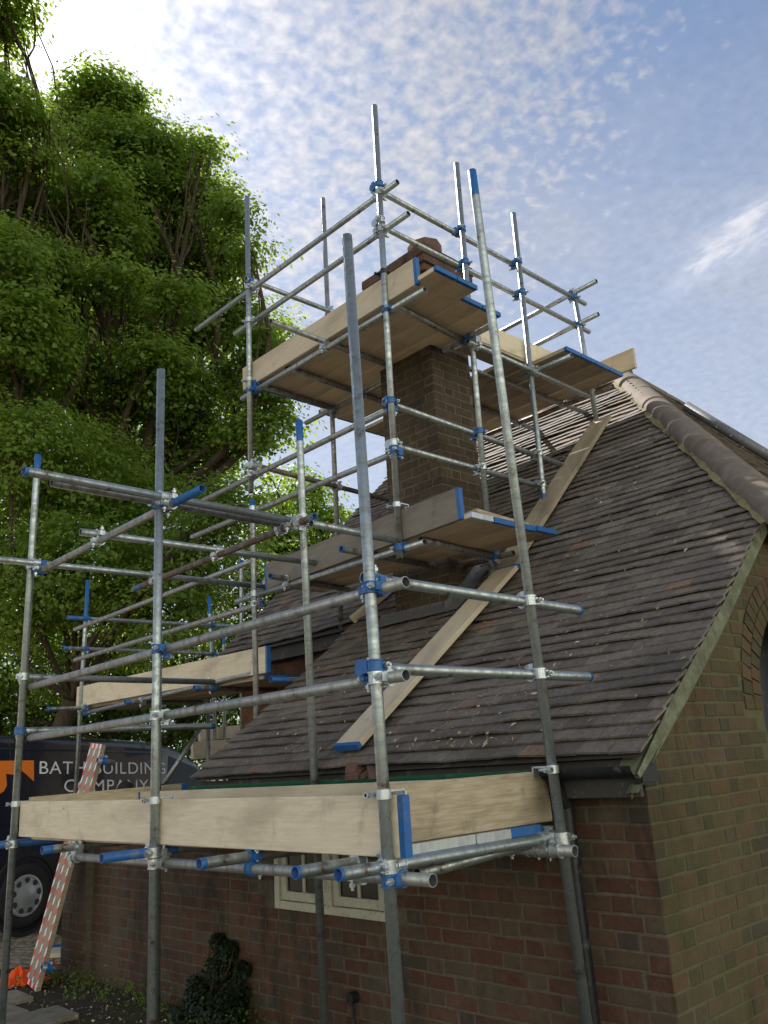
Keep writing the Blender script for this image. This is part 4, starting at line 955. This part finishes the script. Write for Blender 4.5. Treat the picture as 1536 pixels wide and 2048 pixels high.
# lettering and emblem on the near side
def lettering(txt, xl, xr, yt, yb):
    cu = bpy.data.curves.new('lettering', 'FONT'); cu.body = txt; cu.size = 1; cu.space_character = 1.08; to = bpy.data.objects.new('lettering', cu)
    me = bpy.data.meshes.new_from_object(to); bpy.data.objects.remove(to)
    P = np.array([v.co[:] for v in me.vertices]); lo, hi = P.min(0), P.max(0); l_, b_ = vs_(xl, yb); r_, t_ = vs_(xr, yb); tt = vs_(xl, yt)[1]; H = tt-b_
    V = [sd(l_+(p[0]-lo[0])/(hi[0]-lo[0])*(r_-l_), b_+(t_-b_)*(p[0]-lo[0])/(hi[0]-lo[0])*.5+(p[1]-lo[1])/(hi[1]-lo[1])*H, .006) for p in P]
    vmesh('lettering', V, [tuple(p.vertices) for p in me.polygons], 'white'); bpy.data.meshes.remove(me)
lettering('BATH BUILDING', 84.5, 336, 1521.5, 1547.5); lettering('COMPANY', 132, 300, 1558.5, 1584)
em = [(3, 1521), (75, 1520), (73, 1562.5), (51, 1542), (40, 1550), (18, 1547), (18.5, 1570), (12, 1582), (-4, 1592), (-30, 1604), (-30, 1576), (-8, 1566), (2, 1550)]
vmesh('emblem', [sd(*vs_(*p), .006) for p in em], [tuple(range(len(em)))], 'orange')

# ------------------------------------------------------------------ striped ladder guard leaning by the wall
Bp = at(66, 1974, 2, GZ+.01); hr = Vector((_r.x, _r.y, 0)).normalized(); hf = Vector((_f.x, _f.y, 0)).normalized()
wd = hr*math.cos(R(52))-hf*math.sin(R(52))
Tp = Bp+Vector((0, 0, 0)); d = ray(197, 1488); nrm = hf; 
Tp = CAM+d*((Bp+hf*.12-CAM).dot(hf)/d.dot(hf)); ax_ = (Tp-Bp); LG = ax_.length; ax_.normalize()
gd = empty('ladder_guard', Bp, 'tall plank guard edged in red and white tape leaning beside the garden wall end', 'ladder guard')
nv = wd.cross(ax_).normalized(); nv = nv if nv.dot(hf) < 0 else -nv; wv_ = ax_.cross(nv).normalized(); wv_ = wv_ if wv_.dot(hr) > 0 else -wv_
Wg = .32; V = []; Fc = []
for k in (-1, 1): acc_box(V, Fc, Bp+ax_*LG/2+wv_*(k*Wg/4), ax_*LG/2, wv_*(Wg/4-.002), nv*.018)
mesh('plank', V, Fc, 'pine_used', gd)
V = []; Fc = []; mi = []; nst = 32
for c_ in (-Wg/2+.02, 0, Wg/2-.02):
    for k in range(nst):
        t0 = LG*k/nst; t1 = LG*(k+1)/nst; sh = .03; p = lambda t, s_: Bp+ax_*min(max(t, 0), LG)+wv_*(c_+s_*.019)+nv*.0195; s = len(V)
        V += [p(t0, -1), p(t0+sh, 1), p(t1+sh, 1), p(t1, -1)]; Fc.append((s, s+1, s+2, s+3)); mi.append(k % 2)
for e in (0.012, LG-.03):
    for k in range(6):
        s = len(V); a = -Wg/2+Wg*k/6; b_ = a+Wg/6; V += [Bp+ax_*(e-.012)+wv_*a+nv*.021, Bp+ax_*(e-.012)+wv_*b_+nv*.021, Bp+ax_*(e+.03)+wv_*b_+nv*.021, Bp+ax_*(e+.03)+wv_*a+nv*.021]; Fc.append((s, s+1, s+2, s+3)); mi.append((k+1) % 2)
mesh('warning_tape', V, Fc, ['tape_w', 'tape_r'], gd, mi)
rr = random.Random(5)
for f_ in (.10, .93):
    p = Bp+ax_*LG*f_+wv_*(Wg/2+.03)-nv*.01; coupler(gd, p, ax_, p+wv_*.05, nv, 'blue', rr)
    V, Fc, mi, sm = tube_geo(.16, RT, (0, 0)); local('clamp_tube', V, Fc, ['steel_dull', 'blue', 'inner', 'innerb'], p+wv_*.05-nv*.10, frame(p-nv*.1, p+nv*.1), gd, mi, sm)
# orange cloth heap, offcut and sole boards
def heap(c, r_, h_, seed, label, mt, cat, name):
    rr = np.random.default_rng(seed); n1_, n2__ = 30, 14; V = []; Fc = []
    ph = rr.uniform(0, 6.28, 8)
    for j in range(n2__+1):
        t = j/n2__
        for i in range(n1_):
            a = 2*math.pi*i/n1_; w_ = 1+.22*math.sin(3*a+ph[0])+.16*math.sin(5*a+ph[1]+t*3)+.12*math.sin(9*a+ph[2]+t*5)
            rad = r_*t*w_; z = h_*(1-t)**.7*(1+.35*math.sin(4*a+ph[3]+t*6))+.02*math.sin(11*a+ph[4]+t*9)*(1-t*.5)+(.012 if j == n2__ else 0)
            V.append((c.x+rad*math.cos(a), c.y+rad*math.sin(a), c.z+max(z, .004)))
    for j in range(n2__):
        for i in range(n1_): a = j*n1_+i; b_ = j*n1_+(i+1) % n1_; Fc.append((a, b_, b_+n1_, a+n1_))
    o = mesh(name, V, Fc, mt, smooth=False, loc=tuple(c)); return tag(o, label, cat)
heap(at(36, 1968, 2, GZ), .20, .10, 1, 'crumpled orange cloth heap on the ground left of the striped guard', 'hivis', 'cloth', 'orange_cloth')
heap(at(103, 1938, 2, GZ), .07, .05, 2, 'small scrap of orange cloth on the ground right of the striped guard', 'hivis', 'cloth', 'orange_cloth')
A = at(104, 1912, 2, GZ+.03); B = at(128, 1893, 2, GZ+.03)
board(A, A+(B-A).normalized()*.5, 'short timber offcut with blue end lying beside the wall end pier', mt='pine_pale', ends=(None, 'blue'), name='timber_offcut', grp=None, band=.16)
for i, lb in ((1, 'pale sole board under the foot of the middle front pole'), (0, 'pale sole board under the foot of the near corner pole')):
    c = onpole(i, GZ); board(c+Vector((-.22, .04, .019)), c+Vector((.2, -.05, .019)), lb, mt='pine_pale', ends=(None, None), name='sole_board', grp='sole boards under scaffold feet')

# ------------------------------------------------------------------ person beyond the wall: only the top of the head shows over the boards
hp_ = dep(253, 1576, 7.6); base_ = Vector((hp_.x, hp_.y, GZ)); HT = at(253, 1563.5, 0, hp_.x).z-GZ
def skin_obj(name, verts, edges, radii, mt, parent, root=0):
    me = bpy.data.meshes.new(name); me.from_pydata(verts, edges, []); me.materials.append(M[mt]); o = bpy.data.objects.new(name, me); link(o, parent)
    o.modifiers.new('skin', 'SKIN'); 
    if not me.skin_vertices: me.attributes
    for i, r_ in enumerate(radii):
        me.skin_vertices[0].data[i].radius = (r_, r_) if not isinstance(r_, tuple) else r_
    me.skin_vertices[0].data[root].use_root = True
    sb = o.modifiers.new('sub', 'SUBSURF'); sb.levels = 2; sb.render_levels = 2
    return o
per = empty('person', base_, 'person seen only as dark hair above the boards in front of the van lettering', 'person')
per.rotation_euler = (0, 0, AZ-R(90)+R(155))
k = HT/1.72
sk = [((0, 0, .95), (.15, .11)), ((0, 0, 1.15), (.13, .1)), ((0, .01, 1.35), (.17, .11)), ((0, .0, 1.46), (.07, .065)), ((0, -.01, 1.52), (.055, .055)), ((0, -.015, 1.60), (.072, .09)), ((0, -.01, 1.665), (.07, .085)),
      ((.18, 0, 1.40), .055), ((.23, 0, 1.13), .042), ((.24, -.06, .9), .032), ((.25, -.08, .8), .03), ((-.18, 0, 1.40), .055), ((-.23, 0, 1.13), .042), ((-.24, -.06, .9), .032), ((-.25, -.08, .8), .03),
      ((.09, 0, .88), .085), ((.1, -.01, .5), .058), ((.1, .02, .1), .042), ((.1, -.14, .04), .035), ((-.09, 0, .88), .085), ((-.1, -.01, .5), .058), ((-.1, .02, .1), .042), ((-.1, -.14, .04), .035)]
ed = [(0, 1), (1, 2), (2, 3), (3, 4), (4, 5), (5, 6), (2, 7), (7, 8), (8, 9), (9, 10), (2, 11), (11, 12), (12, 13), (13, 14), (0, 15), (15, 16), (16, 17), (17, 18), (0, 19), (19, 20), (20, 21), (21, 22)]
try:
    def sk_make(name, sel, grow, mt):
        idx = {j: i for i, j in enumerate(sel)}; vv = [tuple(c*k for c in sk[j][0]) for j in sel]; ee = [(idx[a], idx[b_]) for a, b_ in ed if a in idx and b_ in idx]
        rr_ = [tuple((q+grow)*k for q in (sk[j][1] if isinstance(sk[j][1], tuple) else (sk[j][1],)*2)) for j in sel]
        bmx = bmesh.new(); ly = bmx.verts.layers.skin.verify(); vs = [bmx.verts.new(v) for v in vv]
        for a, b_ in ee: bmx.edges.new((vs[a], vs[b_]))
        for i, v in enumerate(vs): v[ly].radius = rr_[i]; v[ly].use_root = (i == 0)
        me = bpy.data.meshes.new(name); bmx.to_mesh(me); bmx.free(); me.materials.append(M[mt]); o = bpy.data.objects.new(name, me); link(o, per)
        o.modifiers.new('skin', 'SKIN').use_smooth_shade = True; sb = o.modifiers.new('sub', 'SUBSURF'); sb.levels = sb.render_levels = 2; return o
    sk_make('body', list(range(len(sk))), 0, 'skin'); sk_make('clothing', [0, 1, 2, 7, 8, 11, 12, 15, 16, 17, 19, 20, 21], .014, 'cloth')
except Exception as ex: print('person', ex)
bm = bmesh.new(); bmesh.ops.create_icosphere(bm, subdivisions=3, radius=1)
for v in bm.verts:
    v.co = Vector((v.co.x*.083, v.co.y*.103+.012, v.co.z*.115+(1.615)))*k if True else v.co
dele = [v for v in bm.verts if (v.co.z < 1.60*k and v.co.y < .03) or v.co.z < 1.54*k or (v.co.y < -.07*k and v.co.z < 1.68*k)]
bmesh.ops.delete(bm, geom=dele, context='VERTS')
me = bpy.data.meshes.new('hair'); bm.to_mesh(me); bm.free(); me.materials.append(M['hair']); o = bpy.data.objects.new('hair', me); link(o, per)
for p in me.polygons: p.use_smooth = True
V = []; Fc = []
for sx in (-1, 1): acc_cyl(V, Fc, Vector((sx*.078, 0, 1.58))*k, Vector((sx*.09, .01, 1.585))*k, .028*k, 10, .02*k)
acc_cyl(V, Fc, Vector((0, -.095, 1.60))*k, Vector((0, -.125, 1.565))*k, .009*k, 6, .017*k)
me = bpy.data.meshes.new('face'); me.from_pydata([tuple(v) for v in V], [], Fc); me.materials.append(M['skin']); o = bpy.data.objects.new('face', me); link(o, per)

# ------------------------------------------------------------------ trees
def leaves(name, pts, nrm, size, mt, parent, seed=0, loc=None, rnd=None):
    """pts (n,3) leaf bases, nrm (n,3) rough facing; one folded four-cornered leaf each"""
    g_ = np.random.default_rng(seed); n = len(pts); nrm = nrm+g_.normal(0, .45, (n, 3)); nrm /= np.linalg.norm(nrm, axis=1)[:, None]+1e-9
    t = g_.normal(0, 1, (n, 3)); t -= nrm*(t*nrm).sum(1)[:, None]; t /= np.linalg.norm(t, axis=1)[:, None]+1e-9; b_ = np.cross(nrm, t)
    s = (size*g_.uniform(.4, 1.45, n))[:, None]
    V = np.empty((n, 4, 3)); V[:, 0] = pts-t*s*.5; V[:, 1] = pts+b_*s*.42+nrm*s*.12; V[:, 2] = pts+t*s*.55; V[:, 3] = pts-b_*s*.42+nrm*s*.12
    c = np.array(loc if loc is not None else pts.mean(0)); V = (V-c).reshape(-1, 3)
    me = bpy.data.meshes.new(name); me.vertices.add(4*n); me.vertices.foreach_set('co', V.ravel()); me.loops.add(4*n); me.loops.foreach_set('vertex_index', np.arange(4*n)); me.polygons.add(n); me.polygons.foreach_set('loop_start', np.arange(0, 4*n, 4)); me.polygons.foreach_set('loop_total', np.full(n, 4))
    me.materials.append(M[mt]); me.attributes.new('rnd', 'FLOAT', 'FACE').data.foreach_set('value', g_.uniform(0, 1, n) if rnd is None else np.clip(rnd+g_.normal(0, .16, n), 0, 1)); me.update(); me.validate()
    o = bpy.data.objects.new(name, me); link(o, parent); o.location = Vector(c)-parent_loc(parent) if parent else Vector(c); return o
def limb(V, Fc, a, b_, r0, r1, rr, seg=6, wob=.12, n=8):
    x = (b_-a); L_ = x.length; pts = []
    o1 = Vector((rr.gauss(0, 1), rr.gauss(0, 1), rr.gauss(0, .5)))*L_*wob
    for i in range(seg+1):
        t = i/seg; pts.append(a+x*t+o1*math.sin(math.pi*t)+Vector((rr.gauss(0, 1), rr.gauss(0, 1), rr.gauss(0, 1)))*L_*.012*(0 < i < seg))
    s = len(V); xx = x.normalized(); y = xx.orthogonal().normalized(); z = xx.cross(y)
    for i, p in enumerate(pts):
        r_ = r0+(r1-r0)*i/seg
        for k in range(n): V.append(p+y*(r_*math.cos(2*math.pi*k/n))+z*(r_*math.sin(2*math.pi*k/n)))
    for i in range(seg):
        for k in range(n): Fc.append((s+i*n+k, s+i*n+(k+1) % n, s+(i+1)*n+(k+1) % n, s+(i+1)*n+k))
    return pts
def tree(name, label, bpx, depth, clusters, mt, nleaf, size, seed, r_trunk=.3, group='trees behind the scaffolding', clump=.42, per_clump=70, flat=.26, dz=.85):
    rr = random.Random(seed); g_ = np.random.default_rng(seed)
    b0 = dep(bpx, 1560, depth); base = Vector((b0.x, b0.y, GZ)); root = empty(name, base, label, 'tree', group)
    C3 = []
    for (x, y, r_, *dd) in clusters:
        e = depth+(dd[0] if dd else rr.uniform(-1.2, 1.2)); C3.append((dep(x, y, e), r_/F*e))
    V = []; Fc = []; top = max(c.z for c, _ in C3); cen = sum((c for c, _ in C3), Vector())/len(C3)
    fork = base.lerp(Vector((cen.x*.6+base.x*.4, cen.y*.6+base.y*.4, base.z+(cen.z-base.z)*.55)), 1.0)
    tp_ = limb(V, Fc, base, fork, r_trunk, r_trunk*.72, rr, 8, .04, 12)
    tops = []
    for c, r_ in C3:
        st_ = tp_[-1] if c.z > fork.z-1 else tp_[rr.randint(3, 7)]
        mid = limb(V, Fc, st_, c, r_trunk*.30, r_trunk*.08, rr, 7, .10, 8)
        for j in range(7):
            dv_ = Vector((rr.gauss(0, 1), rr.gauss(0, 1), rr.gauss(.2, .8))).normalized(); q = mid[rr.randint(3, 7)]; limb(V, Fc, q, c+dv_*r_*.9, r_trunk*.07, .01, rr, 5, .12, 5)
    mesh('trunk', [tuple(v) for v in V], Fc, 'bark', root, smooth=True, loc=tuple(base))
    tot = sum(r_**2 for _, r_ in C3); P = []; Nn = []; Rd = []
    for c, r_ in C3:
        nc = max(6, int(nleaf/per_clump*r_**2/tot)); dirs = g_.normal(0, 1, (nc, 3)); dirs[:, 2] += .15; dirs /= np.linalg.norm(dirs, axis=1)[:, None]
        rad = r_*(g_.uniform(.25, 1.0, nc)**.45)*g_.uniform(.85, 1.12, nc); rad = np.where(g_.uniform(0, 1, nc) < .14, r_*g_.uniform(1.05, 1.32, nc), rad); cc_ = np.array(c)+dirs*rad[:, None]*np.array([1, 1, dz])
        for q in range(nc):
            m_ = int(per_clump*g_.uniform(.5, 1.4)); sc = clump*g_.uniform(.5, 1.25)*(.55 if rad[q] > r_*1.04 else 1); m_ = int(m_*(.45 if rad[q] > r_*1.04 else 1)); off = np.clip(g_.normal(0, 1, (m_, 3)), -1.7, 1.7)*np.array([sc, sc, sc*flat]); off[:, 2] -= (off[:, 0]**2+off[:, 1]**2)*.10/sc
            P.append(cc_[q]+off); nv_ = np.array([0, 0, 1.0])+dirs[q]*.7+off*.4/sc; Nn.append(nv_); Rd.append(np.full(m_, g_.uniform(0, 1)))
    leaves('crown', np.concatenate(P), np.concatenate(Nn), size, mt, root, seed, rnd=np.concatenate(Rd), loc=tuple(cen))
    return root
tree('maple_tree', 'tallest green maple with dark forked limbs reaching right behind the upper scaffold poles', 200, 17,
     [(200, 175, 42), (245, 215, 45), (160, 250, 62), (235, 300, 75), (300, 285, 48), (365, 315, 45), (405, 300, 26), (285, 390, 80), (375, 410, 62), (430, 395, 38), (465, 420, 35), (140, 420, 80), (215, 480, 75), (320, 520, 85), (430, 520, 60), (490, 500, 26), (150, 610, 85), (270, 640, 85), (400, 640, 80), (485, 620, 40), (520, 690, 45), (545, 780, 42), (470, 770, 60), (330, 770, 90), (200, 790, 90), (560, 850, 28), (500, 865, 48), (410, 890, 75), (300, 930, 85), (545, 650, 25), (165, 170, 22), (110, 540, 55, -2), (230, 560, 48, -2), (360, 600, 45, -2), (100, 690, 60, -2), (300, 715, 50, -2), (200, 370, 40, -1.5)], 'leaf', 190000, .082, 11, .34, clump=.34)
tree('sycamore_tree', 'big green tree at the left picture edge rising out of view', -60, 15,
     [(-20, -30, 70), (10, 40, 50), (-60, 60, 60), (30, 215, 45), (-30, 190, 70), (-20, 290, 85), (50, 330, 55), (20, 420, 80), (-50, 470, 90), (60, 520, 70), (0, 600, 90), (-40, 700, 100), (60, 720, 75), (20, 810, 85), (80, 250, 26), (0, 660, 80, -1.5), (60, 620, 60, -1.5), (10, 500, 70, -1.5)], 'leaf', 80000, .08, 12, .32, clump=.32)
tree('hazel_tree', 'mid green bushy tree low at left behind the blue topped corner pole', 60, 14,
     [(40, 900, 120), (180, 960, 130), (60, 1050, 120), (300, 1060, 120), (170, 1130, 130), (20, 1210, 120), (430, 1080, 85), (320, 1210, 120), (150, 1290, 120), (455, 1000, 60)], 'leaf', 110000, .066, 13, .2, clump=.3)
tree('holly_tree', 'dark evergreen mass behind the van roof and distant scaffold', 230, 16,
     [(0, 1330, 130), (140, 1400, 130), (290, 1370, 130), (420, 1300, 110), (480, 1200, 90), (560, 1150, 75), (430, 1430, 110), (330, 1500, 100), (540, 1290, 100), (540, 1420, 100), (60, 1490, 110), (200, 1530, 90), (-80, 1420, 120)], 'leaf_dark', 90000, .07, 14, .2, clump=.32)
tree('lime_tree', 'pale lime green tree in full sun seen between the poles left of the chimney', 600, 27,
     [(560, 1010, 45), (620, 985, 42), (590, 1070, 60), (660, 1040, 45), (530, 1090, 50), (690, 1085, 32), (640, 1120, 55), (560, 1150, 60), (680, 1150, 50), (600, 950, 22), (545, 960, 18), (720, 1130, 40)], 'leaf_lime', 17000, .14, 15, .25, clump=.4, per_clump=26)
# shrub and weeds at the wall foot
def shrub(name, label, c, clusters, mt, n, size, seed, cat='shrub'):
    rr = random.Random(seed); g_ = np.random.default_rng(seed); root = empty(name, c, label, cat); V = []; Fc = []; P = []; Nn = []
    for (dx, dy, z_, r_) in clusters:
        q = c+Vector((dx, dy, z_)); limb(V, Fc, c, q, .012, .005, rr, 4, .1, 5)
        for j in range(6): limb(V, Fc, c.lerp(q, .6), q+Vector((rr.gauss(0, 1), rr.gauss(0, 1), rr.gauss(0, 1)))*r_*.7, .006, .002, rr, 3, .1, 4)
        k_ = int(n/len(clusters)); o_ = g_.normal(0, 1, (k_, 3)); o_ /= np.linalg.norm(o_, axis=1)[:, None]; o_ *= (g_.uniform(0, 1, k_)**.4*r_)[:, None]; P.append(np.array(q)+o_); Nn.append(o_/r_*.7+np.array([0, 0, .8]))
    mesh('stem', [tuple(v) for v in V], Fc, 'bark', root, loc=tuple(c)); P = np.concatenate(P); P[:, 0] = np.minimum(P[:, 0], HX-.01); P[:, 2] = np.maximum(P[:, 2], GZ+.01)
    leaves('foliage', P, np.concatenate(Nn), size, mt, root, seed, loc=tuple(c)); return root
c = at(418, 2048, 0, HX-.2); c.z = GZ
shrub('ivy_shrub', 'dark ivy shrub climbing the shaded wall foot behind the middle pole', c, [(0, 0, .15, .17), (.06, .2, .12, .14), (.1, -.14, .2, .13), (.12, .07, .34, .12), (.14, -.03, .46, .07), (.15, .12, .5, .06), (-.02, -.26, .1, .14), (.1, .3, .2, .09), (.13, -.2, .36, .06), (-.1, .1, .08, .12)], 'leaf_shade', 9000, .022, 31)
V = []; Fc = []; rd = []; rr = random.Random(91)
P = []; Nn = []
for k in range(90):
    y = rr.uniform(4.4, GE+.3); x = HX-abs(rr.gauss(0, .18))-.03; c = Vector((x, y, GZ)); hh = rr.uniform(.05, .22)
    for j in range(rr.randint(5, 22)):
        P.append((x+rr.gauss(0, .04), y+rr.gauss(0, .05), GZ+abs(rr.gauss(0, hh*.5)))); Nn.append((rr.gauss(0, 1), rr.gauss(0, 1), .6))
P = np.array(P); P[:, 0] = np.minimum(P[:, 0], HX-.01)
o = leaves('weeds', P, np.array(Nn), .024, 'leaf', None, 92); tag(o, 'low weeds along the foot of the brick wall', 'weeds', kind='stuff')
P = []; Nn = []
for k in range(3600):
    x = rr.uniform(.6, 3.55); y = rr.uniform(2.6, 8.2); P.append((x, y, GZ+.012+rr.random()*.012)); Nn.append((rr.gauss(0, .3), rr.gauss(0, .3), 1))
o = leaves('ground_litter', np.array(P), np.array(Nn), .017, 'litter', None, 93); tag(o, 'dead leaves and chippings on the soil by the wall', 'litter', kind='stuff')
for o in bpy.data.objects:
    if '_o' in o: del o['_o']
